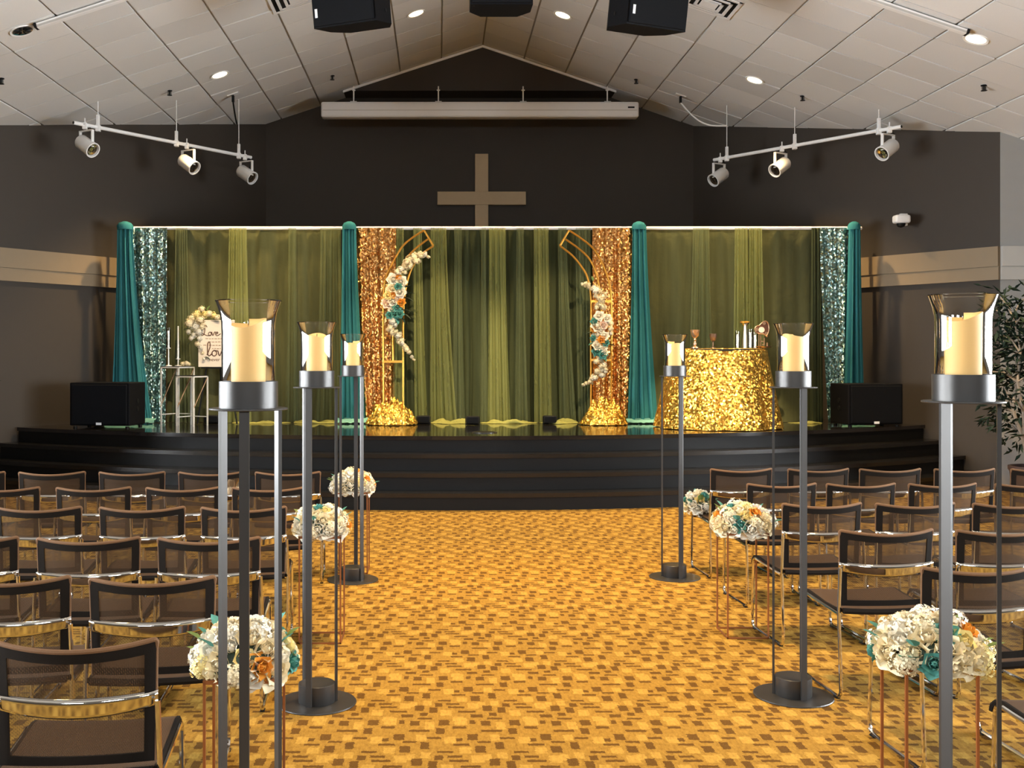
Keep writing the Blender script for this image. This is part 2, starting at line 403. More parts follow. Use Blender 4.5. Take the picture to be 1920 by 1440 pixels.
struct(wall_seg('wall_back', LC, RC, 0, 6.7, M_['wall'], out=-1))
struct(wall_seg('wall_left', LE, LC, 0, 5.6, M_['wall'], out=-1))
struct(wall_seg('wall_right', RC, RE, 0, 5.6, M_['wall'], out=-1))
struct(wall_seg('wall_front_right', RE, (XR, 13.12), 0, 4.8, M_['wallgrey'], out=-1))
mb = MB(); yr = -5.075
mb.box(((XL+XR)/2, yr, REAR_Z0/2), (XR-XL, .15, REAR_Z0)); mb.box(((XL+XR)/2, yr, (REAR_Z1+6.7)/2), (XR-XL, .15, 6.7-REAR_Z1))
ed = [XL]+[v for x in REAR_X for v in (x-REAR_W/2, x+REAR_W/2)]+[XR]
for i in range(0, len(ed), 2): mb.box(((ed[i]+ed[i+1])/2, yr, (REAR_Z0+REAR_Z1)/2), (ed[i+1]-ed[i], .15, REAR_Z1-REAR_Z0))
struct(mb.build('wall_rear', M_['rearwall']))
def window_wall(name, x, y1, out):
    t = .2; mb = MB(); ys = [-5.2]
    mb.box((x+out*t/2, (-5.2+y1)/2, WIN_Z0/2), (t, y1+5.2, WIN_Z0))
    mb.box((x+out*t/2, (-5.2+y1)/2, (WIN_Z1+4.1)/2), (t, y1+5.2, 4.1-WIN_Z1))
    edges = [-5.2]
    for wy in WIN_Y: edges += [wy-WIN_W/2, wy+WIN_W/2]
    edges.append(y1)
    for i in range(0, len(edges), 2):
        mb.box((x+out*t/2, (edges[i]+edges[i+1])/2, (WIN_Z0+WIN_Z1)/2), (t, edges[i+1]-edges[i], WIN_Z1-WIN_Z0))
    w = struct(mb.build(name, M_['rearwall']))
    return w
window_wall('wall_side_left', XL, LE.y, -1)
window_wall('wall_side_right', XR, 13.12, 1)
k = 0
for sx, x in ((-1, XL-.08), (1, XR+.08)):
    for wy in WIN_Y:
        k += 1; mb = MB(); z0, z1, w = WIN_Z0, WIN_Z1, WIN_W
        for yy in (-w/2+.03, 0, w/2-.03): mb.box((x, wy+yy, (z0+z1)/2), (.06, .06, z1-z0))
        for zz in (z0+.03, (z0+z1)/2+.3, z1-.03): mb.box((x, wy, zz), (.06, w, .06))
        fr = struct(mb.build('window_%d' % k, M_['white']))
        for yy in (-w/4, w/4):
            MB().box((x, wy+yy, (z0+z1)/2), (.006, w/2-.05, z1-z0-.06)).build('pane', M_['glass'], fr)

for x in REAR_X:
    k += 1; mb = MB(); z0, z1, w = REAR_Z0, REAR_Z1, REAR_W
    for xx in (-w/2+.03, 0, w/2-.03): mb.box((x+xx, -5.08, (z0+z1)/2), (.06, .06, z1-z0))
    for zz in (z0+.03, z1-.03): mb.box((x, -5.08, zz), (w, .06, .06))
    fr = struct(mb.build('window_%d' % k, M_['white']))
    for xx in (-w/4, w/4): MB().box((x+xx, -5.08, (z0+z1)/2), (w/2-.05, .006, z1-z0-.06)).build('pane', M_['glass'], fr)

# ceiling: slab above, tiles hung under it
mb = MB()
for (x0, x1) in ((XL-.2, XRID), (XRID, XR+.2)):
    mb.add([(x, y, ceil_z(x)+dz) for dz in (.022, .12) for (x, y) in ((x0,-5.3),(x1,-5.3),(x1,DB+.15),(x0,DB+.15))],
           [(0,1,2,3),(4,7,6,5),(0,4,5,1),(1,5,6,2),(2,6,7,3),(3,7,4,0)])
ceil = struct(mb.build('ceiling', M_['grid']))
TX, TY = .645, .60
def tile_mesh(slope):
    w = (TX-.024)*sqrt(1+slope*slope)
    return MB().box((0, 0, .009), (w, TY-.017, .018)).mesh('tile', M_['tile'])
tl, tr = tile_mesh(SL), tile_mesh(SR)
def wall_x(y):
    """x of the left and right boundary of the room at depth y"""
    l = XL if y < LE.y else LC.x+(LE.x-LC.x)*(DB-y)/(DB-LE.y)
    r = XR if y < 13.12 else RC.x+(RE.x-RC.x)*(DB-y)/(DB-RE.y)
    return l, r
beyond = MB()
for row in range(19):
    y = DB-TY/2-row*TY
    lo, hi = wall_x(y-TY/2)
    for side in (-1, 1):
        for kx in range(16):
            x = XRID+side*(kx+.5)*TX
            if x < lo-.3 or x > hi+.3: continue
            z = ceil_z(x); px = CX+(x)*F/y; py = CY-(z-H)*F/y
            if px < -500 or px > 2700 or py < -420: continue
            if px < -90 or px > 2010 or py < -70:
                w = (TX-.024)/2; q = (TY-.017)/2
                beyond.add([(x+a, y+b, ceil_z(x+a)+c) for c in (0, .018) for (a, b) in ((-w, -q), (w, -q), (w, q), (-w, q))], [(0,3,2,1),(4,5,6,7),(0,1,5,4),(1,2,6,5),(2,3,7,6),(3,0,4,7)]); continue
            link('tile', tl if side < 0 else tr, ceil, (x, y, z+rnd.uniform(-.0015, .0015)),
                 (R(rnd.gauss(0, .45)), (-atan(SL) if side < 0 else atan(SR))+R(rnd.gauss(0, .45)), 0))

beyond.build('tile_field', M_['tile'], ceil)['kind'] = 'stuff'

# gable bulkhead over the screen, tan trim bands, edge strip of the ceiling
zb = H+(CY-170)*DA/F
xl, xr = XRID-(ZRID-zb)/SL, XRID+(ZRID-zb)/SR
struct(MB().prism([(xl, zb), (xr, zb), (XRID, ZRID)], 'y', DA, DB).build('wall_gable', M_['wall']))
mb = MB()
for (x0, x1) in ((xl, XRID), (XRID, xr)):
    mb.add([(x, y, ceil_z(x)-dz) for dz in (.0, .035) for (x, y) in ((x0, DA-.02), (x1, DA-.02), (x1, DA), (x0, DA))],
           [(0,1,2,3),(4,7,6,5),(0,4,5,1),(1,5,6,2),(2,6,7,3),(3,7,4,0)])
struct(mb.build('trim_1', M_['white']))
def trim_band(name, a, b, m):
    a, b = Vector(a), Vector(b); n = Vector((-(b-a).y, (b-a).x)).normalized()
    if n.y > 0: n = -n
    root = None
    for (z0, z1, t) in ((2.72, 2.965, .055), (2.555, 2.712, .040), (2.712, 2.72, .025)):
        poly = [a, b, b+n*t, a+n*t]
        o = MB().prism([(p.x, p.y) for p in poly], 'z', z0, z1).build(name if root is None else 'trim_board', m, root)
        if root is None: root = struct(o)
trim_band('trim_2', LE, LC, M_['trim'])
trim_band('trim_3', RC, RE, M_['trim'])
mb = MB()
trim_band('trim_4', RE, (XR, 13.12), mat('grey_trim_paint', (.50, .49, .46), .6, var=.04))

# stage: a platform and three curved steps, each clipped where it meets the angled walls
HS, NSTEP = .72, 4
ZC = Vector((.15, 11.95+10.8))
def inside(p):
    lw = (LC-LE); rw = (RE-RC)
    return (lw.x*(p.y-LE.y)-lw.y*(p.x-LE.x) < 0) and (rw.x*(p.y-RC.y)-rw.y*(p.x-RC.x) < 0)
def arc(rad, n=72):
    pts = []
    for i in range(-n, n+1):
        th = R(42)*i/n; p = ZC+Vector((sin(th), -cos(th)))*rad
        if inside(p): pts.append(p)
    return pts
stage = None
for i in range(NSTEP):
    r = 10.8+.27*(NSTEP-1-i); z1 = HS*(i+1)/NSTEP; z0 = HS*i/NSTEP
    a = arc(r-.025)
    if i == NSTEP-1: back = [RC+Vector((-.02, -.02)), LC+Vector((.02, -.02))]
    else: back = arc(10.8-.30+.27*(NSTEP-1-i))[::-1]
    body = [(p.x, p.y) for p in a]+[(p.x, p.y) for p in back]
    top = [(p.x, p.y) for p in arc(r)]+[(p.x, p.y) for p in back]
    if i == NSTEP-1:
        stage = MB().prism(body, 'z', z0, z1-.045).build('stage', M_['step'])
        struct(stage)
        MB().prism(top, 'z', z1-.045, z1).build('stage_deck', M_['stage'], stage)
steps = []
for i in range(NSTEP-1):
    r = 10.8+.27*(NSTEP-1-i); z1 = HS*(i+1)/NSTEP; z0 = HS*i/NSTEP
    a, b, t = arc(r-.025), arc(r-.32)[::-1], arc(r)
    st = MB().prism([(p.x, p.y) for p in a+b], 'z', 0, z1-.045).build('step', M_['step'], stage)
    MB().prism([(p.x, p.y) for p in t+b], 'z', z1-.045, z1).build('tread', M_['tread'], st)

# ================================================================ things on the ceiling and walls
c1 = at(903, 372, DB-.05); s_ = (DB-.05)/F
cr = thing('wall_cross', 'plain tan wooden cross fixed to the dark brown back wall', 'cross', (c1.x, DB, c1.z-1.0))
MB().rbox((0, -.04, .5), (25*s_, .075, 2.43), .008).build('upright', M_['cross'], cr)
MB().rbox((0, -.042, 1.0-.0), (166*s_, .079, 25*s_), .008).build('crossbar', M_['cross'], cr)

q0, q1 = at(603, 193, 16.4), at(1196, 222, 16.4)
sc = thing('projection_screen', 'long white roll-up projection screen case hung under the gable', 'screen', ((q0.x+q1.x)/2, 16.4, q1.z))
w_, h_ = q1.x-q0.x, q0.z-q1.z
MB().rbox((0, 0, h_/2), (w_, .2, h_), .03, 3).build('case', M_['screen'], sc, True)
MB().box((0, -.101, h_*.44), (w_-.06, .004, .006)).build('case_seam', M_['grid'], sc)
MB().box((w_/2-.12, -.102, h_*.62), (.10, .004, .025)).build('maker_plate', M_['blackp'], sc)
for px in (663, 822, 981, 1139):
    x = (px-CX)*16.4/F-(q0.x+q1.x)/2
    b = MB(); b.box((x, 0, h_+.012), (.10, .05, .022)); b.box((x, .02, h_+.13), (.018, .018, .26)); b.box((x, .02, h_+.20), (.05, .02, .015))
    b.build('bracket', M_['white'], sc)

SLOPE_M = {-1: Matrix.Rotation(-atan(SL), 4, 'Y'), 1: Matrix.Rotation(atan(SR), 4, 'Y')}
def downlight(px, py, lit, label):
    p = on_ceiling(px, py); sd = -1 if p.x < XRID else 1
    root = thing('ceiling_downlight', label, 'light', p, 0, 'recessed downlights in the tiled ceiling')
    root.rotation_euler = (0, -atan(SL) if sd < 0 else atan(SR), 0)
    MB().lathe([(.098, -.004), (.125, -.012), (.128, -.003), (.125, .004)], 28).build('trim_ring', M_['white'], root, True)
    if lit:
        MB().cyl((0, 0, -.006), .099, .004, 28).build('lamp_diffuser', M_['glow'], root)
        spot('can_light', (p.x, p.y, p.z-.06), (p.x+.02*sd, p.y-.02, 0), CAN, 96, .7, WARM, .07)
    else:
        MB().lathe([(.10, -.010), (.085, -.007), (.04, -.005), (.001, -.004)], 24).build('reflector', M_['reflector'], root, True)
        # darker vanes of the unlit reflector
        b = MB()
        for k in range(8):
            th = pi*k/4; b.box((.055*cos(th), .055*sin(th), -.009), (.06, .014, .006), th)
        b.build('vane', M_['blackp'], root)
CAN = 900
downlight(412, 140, True, 'lit recessed downlight above the love sign, second in the row over the stage front')
downlight(780, 25, True, 'lit recessed downlight beside the hanging speaker, on the slope over the love sign')
downlight(1055, 28, True, 'lit recessed downlight between ridge and hanging speaker, over the gold table slope')
downlight(1415, 150, True, 'lit recessed downlight straight above the gold sequin table')
downlight(1830, 73, True, 'lit recessed downlight beside the end of a surface track, above the grey wall')
downlight(42, 57, False, 'unlit recessed downlight showing its chrome reflector')

def sprinkler(px, py, label):
    p = on_ceiling(px, py)
    root = thing('ceiling_sprinkler', label, 'sprinkler', p, 0, 'sprinkler heads in the ceiling')
    MB().lathe([(.001, .004), (.035, .002), (.035, -.006), (.012, -.012), (.012, -.05), (.001, -.05)], 12).build('body', M_['blackp'], root)
    MB().lathe([(.001, -.062), (.034, -.062), (.034, -.058), (.001, -.056)], 12).build('deflector', M_['blackp'], root)
    b = MB(); b.box((.02, 0, -.04), (.006, .006, .05)); b.box((-.02, 0, -.04), (.006, .006, .05)); b.build('yoke', M_['blackp'], root)
sprinkler(2, 147, 'small dark sprinkler head at the ceiling edge, furthest from the ridge above the love sign')
sprinkler(318, 170, 'small dark sprinkler head above the middle hanger of the lamp pipe over the love sign')
sprinkler(623, 142, 'small dark sprinkler head above the screen end nearest the love sign')
sprinkler(1193, 149, 'small dark sprinkler head above the screen end nearest the gold table')
sprinkler(1505, 180, 'small dark sprinkler head above the middle hanger of the lamp pipe over the gold table')
sprinkler(1845, 160, 'small dark sprinkler head on the bright tiles above the grey wall')

def surface_track(pa, pb, label):
    a, b = on_ceiling(*pa), on_ceiling(*pb); d = b-a; ln = d.length*1.9
    sd = -1 if a.x < XRID else 1
    c = a+d.normalized()*ln/2
    root = thing('ceiling_track', label, 'track', c-Vector((0, 0, .02)))
    root.rotation_euler = (0, -atan(SL) if sd < 0 else atan(SR), 0)
    MB().rbox((0, 0, -.02), (ln, .075, .045), .006).build('channel', M_['white'], root)
    MB().box((0, -.039, -.03), (ln*.995, .004, .02)).build('slot', M_['grid'], root)
    e = -ln/2 if (a-c).x < 0 else ln/2
    MB().rbox((e*1.004, 0, -.018), (.03, .09, .05), .006).build('end_cap', M_['blackp'], root)
surface_track((60, 33), (200, 0), 'white surface-mounted track beside the unlit downlight')
surface_track((1818, 50), (1660, 2), 'white surface-mounted track ending at the lit downlight above the grey wall')

def vent(px, py, label):
    p = on_ceiling(px, py); sd = -1 if p.x < XRID else 1
    root = thing('ceiling_vent', label, 'vent', p)
    root.rotation_euler = (0, -atan(SL) if sd < 0 else atan(SR), 0)
    w, l = .64, .58
    MB().box((0, 0, -.004), (w*.98, l*.98, .006)).build('backing', M_['blackp'], root)
    for k_, (f, dz) in enumerate(((1.0, -.012), (.74, -.022), (.48, -.030))):
        b = MB(); t = .035
        b.box((0, -l*f/2+t/2, dz), (w*f, t, .012)); b.box((0, l*f/2-t/2, dz), (w*f, t, .012))
        b.box((-w*f/2+t/2, 0, dz), (t, l*f, .012)); b.box((w*f/2-t/2, 0, dz), (t, l*f, .012))
        b.build('louver_ring', M_['white'], root)
    MB().box((0, 0, -.034), (w*.30, l*.30, .01)).build('center_plate', M_['white'], root)
vent(556, -6, 'square louvred air vent beside the hanging speaker, on the love sign slope')
vent(1330, 4, 'square louvred air vent beside the hanging speaker, on the gold table slope')

def hung_speaker(c, rz, tilt, label, size=(.70, .55, .90), logo=0, hole_side=1):
    root = thing('hanging_speaker', label, 'speaker', c, 0, 'speakers hung from the ceiling ridge')
    root.rotation_euler = Euler((tilt, 0, rz), 'XYZ')
    w, d, h = size
    poly = [(-w/2, -d/2), (w/2, -d/2), (w/2, d*.12), (w/2-.12, d/2), (-w/2+.12, d/2), (-w/2, d*.12)]
    MB().prism(poly, 'z', 0, h).build('cabinet', M_['blackbox'], root)
    MB().rbox((0, -d/2-.012, h/2), (w-.03, .03, h-.03), .01).build('grille', M_['grille'], root)
    if logo:
        MB().box((logo*(w/2-.055), -d/2-.029, .14), (.028, .004, .085)).build('white_badge', M_['label'], root)
    for zz in (.12, .26):
        MB().cyl((hole_side*(w/2+.001), -.05, zz), .018, .004, 12, Matrix.Rotation(hole_side*pi/2, 4, 'Y')).build('rigging_point', M_['blackp'], root)
    # suspension cable up to the tiles
    b = MB(); iz = root.rotation_euler.to_matrix().inverted()
    for xx in (-.2, .2):
        b.tube([Vector((xx, 0, h-.02)), Vector((xx, 0, h-.02))+iz @ Vector((0, 0, ceil_z(c[0]+xx)-c[2]-h+.05))], .006, 6)
    b.build('hanging_cable', M_['blackp'], root)
d_ = 10.6
p = at(668, 40, d_); hung_speaker((p.x, p.y+.2, p.z), R(-24), R(10), 'black hanging speaker beside the vent on the love sign slope', logo=-1, hole_side=1)
p = at(1208, 46, d_); hung_speaker((p.x, p.y+.2, p.z), R(24), R(10), 'black hanging speaker beside the vent on the gold table slope', logo=-1, hole_side=-1)
p = at(940, 8, d_); hung_speaker((p.x, p.y+.2, p.z), 0, R(4), 'black hanging speaker at the ridge, middle of the three', size=(.62, .5, .8))

# hung lamp pipes with three stage lamps each
def lamp_pipe(a, b, rods, lamps, label, side, lamp_labels):
    a, b = Vector(a), Vector(b); d = (b-a).normalized()
    root = thing('lamp_pipe', label, 'pipe', a)
    o = a
    MB().tube([(0,0,0), b-a], .024, 12).build('pipe', M_['white'], root, True)
    MB().cyl((0,0,0), .018, .004, 12, (-d).to_track_quat('Z', 'Y').to_matrix().to_4x4()).build('pipe_opening', M_['blackp'], root)
    for t in rods:
        p = a+(b-a)*t; zc = ceil_z(p.x)
        m = MB(); m.tube([p-o+Vector((0, 0, .10)), Vector((p.x, p.y, zc))-o], .006, 6)
        m.build('hanger_rod', M_['white'], root)
        m = MB(); m.rbox(p-o+Vector((0, 0, .075)), (.04, .04, .17), .006); m.rbox(p-o+Vector((0, 0, -.01)), (.06, .06, .085), .008); m.box(p-o+Vector((.0, -.035, .11)), (.012, .02, .02))
        m.build('clamp', M_['white'], root)
    for t, aim, lb in zip(lamps, ((side*.74, -.42, -.52),)*3, lamp_labels):
        p = a+(b-a)*t
        lr = thing('stage_lamp', lb, 'lamp', p, 0, 'white stage lamps clamped on the two hung pipes')
        q = Vector(aim).to_track_quat('Z', 'X').to_matrix().to_4x4()
        c = Vector((side*.02, 0, -.26))
        T = Matrix.Translation(c) @ q
        MB().lathe([(.001, -.135), (.075, -.135), (.092, -.11), (.095, .12), (.100, .125), (.100, .14), (.086, .14), (.080, .10), (.001, .10)], 24, (0,0,0), T).build('housing', M_['white'], lr, True)
        MB().lathe([(.001, .102), (.055, .104), (.078, .112)], 20, (0,0,0), T).build('lens', M_['reflector'], lr, True)
        MB().lathe([(.030, .106), (.034, .112), (.038, .107)], 20, (0,0,0), T).build('lens_ring', M_['blackp'], lr, True)
        ax = (q.to_3x3() @ Vector((1, 0, 0))); ax.z = 0; ax.normalize()
        m = MB()
        for s2 in (-1, 1):
            m.box(c+ax*s2*.108+Vector((0, 0, .08)), (.012, .04, .21), atan2(ax.y, ax.x))
        m.box(c+Vector((0, 0, .185)), (.23, .04, .012), atan2(ax.y, ax.x))
        m.build('yoke', M_['white'], lr)
        m = MB(); m.rbox((0, 0, -.015), (.055, .055, .085), .008); m.tube([(0, 0, .03), (0, 0, .085)], .008, 6); m.tube([(-.03, -.02, 0), (.03, -.06, 0)], .006, 6); m.build('clamp', M_['white'], lr)
        m = MB(); m.tube([c+Vector((0, .05, -.0)), Vector((.06, .08, -.14)), Vector((.09, .06, -.06)), Vector((.03, .05, -.01))], .007, 6); m.build('power_lead', M_['blackp'], lr)
    return root
zp = 4.52
la, lb = (-4.54, 13.27, zp), (-2.74, 15.6, zp)
lamp_pipe(la, lb, (.12, .54, .92), (.055, .60, .96), 'white pipe with three lamps hung over the love sign end of the stage', 1,
          ('white stage lamp at the near end of the pipe over the love sign', 'white stage lamp in the middle of the pipe over the love sign', 'white stage lamp at the screen end of the pipe over the love sign'))
ra, rb = (5.86, 13.5, zp), (4.08, 15.8, zp)
lamp_pipe(ra, rb, (.105, .53, .92), (.055, .60, .96), 'white pipe with three lamps hung over the gold table end of the stage', -1,
          ('white stage lamp at the near end of the pipe over the gold table', 'white stage lamp in the middle of the pipe over the gold table', 'white stage lamp at the screen end of the pipe over the gold table'))
def ceiling_hook(px, py, tx, ty, tz, label, sag):
    p = on_ceiling(px, py)
    root = thing('power_cable', label, 'cable', p)
    MB().box((0, 0, -.01), (.16, .09, .014), 0, Matrix.Rotation(-atan(SL) if p.x < XRID else atan(SR), 4, 'Y')).build('ceiling_plate', M_['white'], root)
    MB().rbox((0, 0, -.07), (.035, .05, .10), .008).build('plug', M_['blackp'], root)
    e = Vector((tx, ty, tz))-p; n = 14
    pts = [Vector((0, 0, -.11))+(e-Vector((0, 0, -.11)))*(i/n)+Vector((0, 0, -sag*sin(pi*i/n)*(1-i/n*.3))) for i in range(n+1)]
    MB().tube(pts, .012, 6).build('cable', M_['white'] if sag > .1 else M_['blackp'], root, True)
pe = Vector(rb)+(Vector(ra)-Vector(rb))*.08
ceiling_hook(1276, 178, pe.x, pe.y, ceil_z(pe.x)-.3, 'pale power cable swagged from a ceiling plate to the pipe over the gold table', .16)
pe = Vector(lb)+(Vector(la)-Vector(lb))*.08
ceiling_hook(437, 176, pe.x-.03, pe.y, ceil_z(pe.x)-.35, 'dark power lead dropping from a ceiling plate to the pipe over the love sign', .03)

# security camera on the right brown wall
p = at(1690, 415, 13.95)
scm = thing('security_camera', 'small white dome security camera on the brown wall above the tan band', 'camera', p)
nrm = Vector((RC.y-RE.y, RE.x-RC.x, 0)); nrm = Vector((-nrm.x, -nrm.y, 0)).normalized(); ang = atan2(nrm.y, nrm.x)
MB().rbox((.06, .08, .03), (.10, .06, .16), .01).build('wall_bracket', M_['white'], scm)
MB().rbox((-.02, -.05, .02), (.20, .14, .11), .03, 3).build('housing', M_['white'], scm, True)
MB().lathe([(.055, -.035), (.053, -.055), (.04, -.078), (.001, -.09)], 18, (-.03, -.06, 0)).build('dome', M_['blackp'], scm, True)

# ================================================================ backdrop on the stage
ZT = H+(CY-428)*14.35/F
def sheet(x0t, x1t, x0b, x1b, d, ztop, zbot, amp=.035, freq=9, seed=0, flare=1.0, nv=26, step=.014, swirl=0, waist=None):
    """hanging cloth: px columns at top and bottom (at depth d), folds running down"""
    X = lambda px: (px-CX)*d/F
    w = max(X(x1t)-X(x0t), X(x1b)-X(x0b)); nu = max(8, int(w/step))
    nf = max(1, freq*w)
    ph = [rnd.uniform(0, 6.28) for _ in range(6)]; r = random.Random(seed)
    fr = [nf*r.uniform(.8, 1.2), nf*r.uniform(1.7, 2.3), nf*r.uniform(.4, .6)]
    def fn(u, v):
        t = 1-v                                       # 1 at the bottom
        e = t**1.5*flare if waist is None else t**2.2
        xa = X(x0t)+(X(x0b)-X(x0t))*e; xb = X(x1t)+(X(x1b)-X(x1t))*e
        k_ = .35+.65*t**.6
        uu = u+.012*sin(9*u+ph[3]+3*t)*t
        y = amp*k_*(sin(6.283*fr[0]*uu+ph[0]+.8*t*sin(5*u+ph[5]))+.45*sin(6.283*fr[1]*uu+ph[1]-.7*t)+.7*sin(6.283*fr[2]*uu+ph[2]))
        x = xa+(xb-xa)*u + .4*amp*k_*cos(6.283*fr[0]*uu+ph[0])
        return (x, d+y, zbot+(ztop-zbot)*v)
    return MB().grid(fn, nu, nv)
SB = HS+.004
def curtain(name, label, m, args, cat='curtain', group=None, **kw):
    o = sheet(*args, **kw).build(name, m, None, 'all', recalc=False)
    return tag(o, label, cat, group)
# rail
rail = thing('backdrop_rail', 'long white telescopic pipe rail the stage drapes hang from', 'rail', (0, 14.42, HS))
xa, xb = (232-CX)*14.42/F, (1612-CX)*14.42/F
zr = H+(CY-429)*14.42/F
MB().tube([(xa, -.06, zr-HS), (xb, -.06, zr-HS)], .024, 10).build('crossbar', M_['white'], rail, True)
for px in (232, 655, 1198, 1608):
    x = (px-CX)*14.42/F
    m = MB(); m.tube([(x, .06, .01), (x, .06, zr-HS)], .022, 8); m.box((x, .06, .006), (.4, .4, .012)); m.build('upright', M_['white'], rail)
curtain('drape', 'flat olive backdrop drape behind the love sign, between teal sequins and teal swag', M_['olivel'], (313, 640, 311, 645, 14.40, ZT, SB), amp=.022, freq=3.2, seed=1)
curtain('drape', 'dark olive pleated drape in the middle of the stage between the two arches', M_['olive'], (740, 1114, 738, 1116, 14.40, ZT, SB), amp=.030, freq=5, seed=2)
curtain('drape', 'flat olive backdrop drape behind the gold table, between teal swag and teal sequins', M_['olivel'], (1206, 1541, 1208, 1543, 14.40, ZT, SB), amp=.018, freq=2.6, seed=3)
sh = [((330, 352), (326, 366), 'sage', 'narrow sage sheer beside the teal sequin panel, on the love sign side'),
      ((430, 462), (418, 470), 'lime', 'bright lime sheer gathered behind the love sign lantern'),
      ((540, 556), (534, 560), 'sage', 'thin sage sheer between the two nearest candle lanterns of the sign side'),
      ((600, 640), (590, 648), 'sage', 'sage sheer hanging beside the teal swag next to the rose gold sequins'),
      ((742, 757), (734, 760), 'lime', 'slim lime sheer behind the arch on the love sign side'),
      ((774, 790), (776, 800), 'lime', 'slim lime sheer just inside the arch on the love sign side'),
      ((808, 836), (806, 856), 'lime', 'wide lime sheer pooling beside the inner stage light'),
      ((852, 866), (848, 874), 'sage', 'sage sheer left of the middle of the stage backdrop'),
      ((902, 912), (898, 918), 'sage', 'thin sage sheer hanging straight below the cross'),
      ((916, 948), (914, 958), 'lime', 'wide lime sheer just off the middle of the backdrop, toward the gold table'),
      ((968, 982), (964, 990), 'sage', 'sage sheer between the two widest lime sheers'),
      ((1000, 1028), (1000, 1034), 'lime', 'lime sheer hanging straight beside the arch with the lower flower garland'),
      ((1046, 1062), (1048, 1080), 'sage', 'sage sheer flaring to the gold sequin heap by the gold table'),
      ((1080, 1108), (1086, 1112), 'sage', 'sage sheer inside the curve of the arch nearest the gold table'),
      ((1300, 1330), (1290, 1340), 'sage', 'sage sheer behind the goblets of the gold table'),
      ((1378, 1402), (1374, 1408), 'lime', 'bright lime sheer behind the glass cylinders on the gold table'),
      ((1404, 1428), (1400, 1436), 'lime', 'lime sheer behind the ornament with the round disc'),
      ((1522, 1540), (1520, 1542), 'olive', 'dark olive drape edge beside the teal sequins by the gold table')]
for i, (a, b, mm, lbl) in enumerate(sh):
    curtain('sheer_drape', lbl, M_[mm], (a[0], a[1], b[0], b[1], 14.31, ZT-.0, SB), amp=.030, freq=20, seed=10+i, step=.008, group='sheer drapes hung on the stage rail')
seq = [((247, 314), (262, 312), 'seqteal', 'silvery teal sequin panel beside the love sign'),
       ((668, 743), (684, 740), 'seqrose', 'rose gold sequin panel behind the arch on the love sign side'),
       ((1111, 1188), (1112, 1184), 'seqrose', 'rose gold sequin panel behind the arch on the gold table side'),
       ((1537, 1602), (1552, 1590), 'seqteal', 'silvery teal sequin panel beside the gold table')]
for i, (a, b, mm, lbl) in enumerate(seq):
    curtain('sequin_drape', lbl, M_[mm], (a[0], a[1], b[0], b[1], 14.30, ZT, SB), amp=.022, freq=8, seed=40+i, step=.01, group='sequin panels on the stage backdrop')
sw = [((219, 248), (208, 284), 'teal swag drape at the wall end beside the love sign'),
      ((642, 667), (636, 684), 'teal swag drape between love sign bay and rose gold sequins'),
      ((1186, 1211), (1178, 1232), 'teal swag drape between rose gold sequins and the gold table'),
      ((1592, 1614), (1580, 1622), 'teal swag drape at the wall end beside the gold table')]
for i, (a, b, lbl) in enumerate(sw):
    o = curtain('swag_drape', lbl, M_['teal'], (a[0], a[1], b[0], b[1], 14.24, ZT+.03, SB), amp=.035, freq=14, seed=60+i, step=.008, group='teal swag drapes over the stage rail')
    X = lambda px: (px-CX)*14.24/F
    xc = (X(a[0])+X(a[1]))/2; hw = (X(a[1])-X(a[0]))/2
    MB().lathe([(.001, .0), (hw*1.02, .0), (hw*1.06, .05), (hw*.8, .09), (hw*.3, .11), (.001, .112)], 18, (xc, 14.27, ZT-.03)).build('gathered_top', M_['teal'], o, True)
    xb0, xb1 = X(b[0]), X(b[1])
    def hem(u, v, xb0=xb0, xb1=xb1, i=i):
        x = xb0-.05+(xb1-xb0+.12)*u; n = noise.noise((x*7, v*3, i))
        return (x, 14.22-.16*v*(1+.4*n), SB+.002+.05*(1-v)*(1+.5*n)+.012*(1+noise.noise((x*22, v*5, 3))))
    MB().grid(hem, 30, 6).build('hem', M_['tealhem'], o, 'all', recalc=False)
def puddle(x0, x1, d, dep, h, lbl, seed):
    X0, X1 = (x0-CX)*d/F, (x1-CX)*d/F; nu = max(10, int((X1-X0)/.03))
    def fn(u, v):
        x = X0+(X1-X0)*u; e = sin(pi*min(1, max(0, u)))**.35
        n = noise.noise((x*6, v*2.2, seed)); n2 = noise.noise((x*19, v*7, seed+5))
        hh = .55*h*e*(.12+1.3*max(0, n+.15)+.35*n2)*(sin(pi*min(1, v+.08))**.7)
        return (x, d+.1-dep*e*v*(1+.5*n), SB+.001+max(0, hh))
    o = MB().grid(fn, nu, 10).build('drape_hem', M_['limehem'], None, 'all', recalc=False)
    return tag(o, lbl, 'cloth', 'lime cloth hems pooled along the backdrop')
puddle(432, 545, 14.2, .24, .05, 'lime cloth hem pooled behind the nearest lantern of the sign side', 1)
puddle(548, 640, 14.2, .22, .12, 'lime cloth hem bunched beside the teal swag of the sign side', 2)
puddle(806, 900, 14.2, .26, .15, 'lime cloth hem heaped between the gold heap and the middle stage light', 3)
puddle(900, 1010, 14.2, .24, .11, 'lime cloth hem pooled in the middle of the backdrop', 4)
puddle(1012, 1086, 14.2, .28, .14, 'lime cloth hem pooled against the gold heap nearest the table', 5)
puddle(1480, 1545, 14.2, .22, .05, 'yellow green cloth hem pooled between gold table and teal sequins', 6)

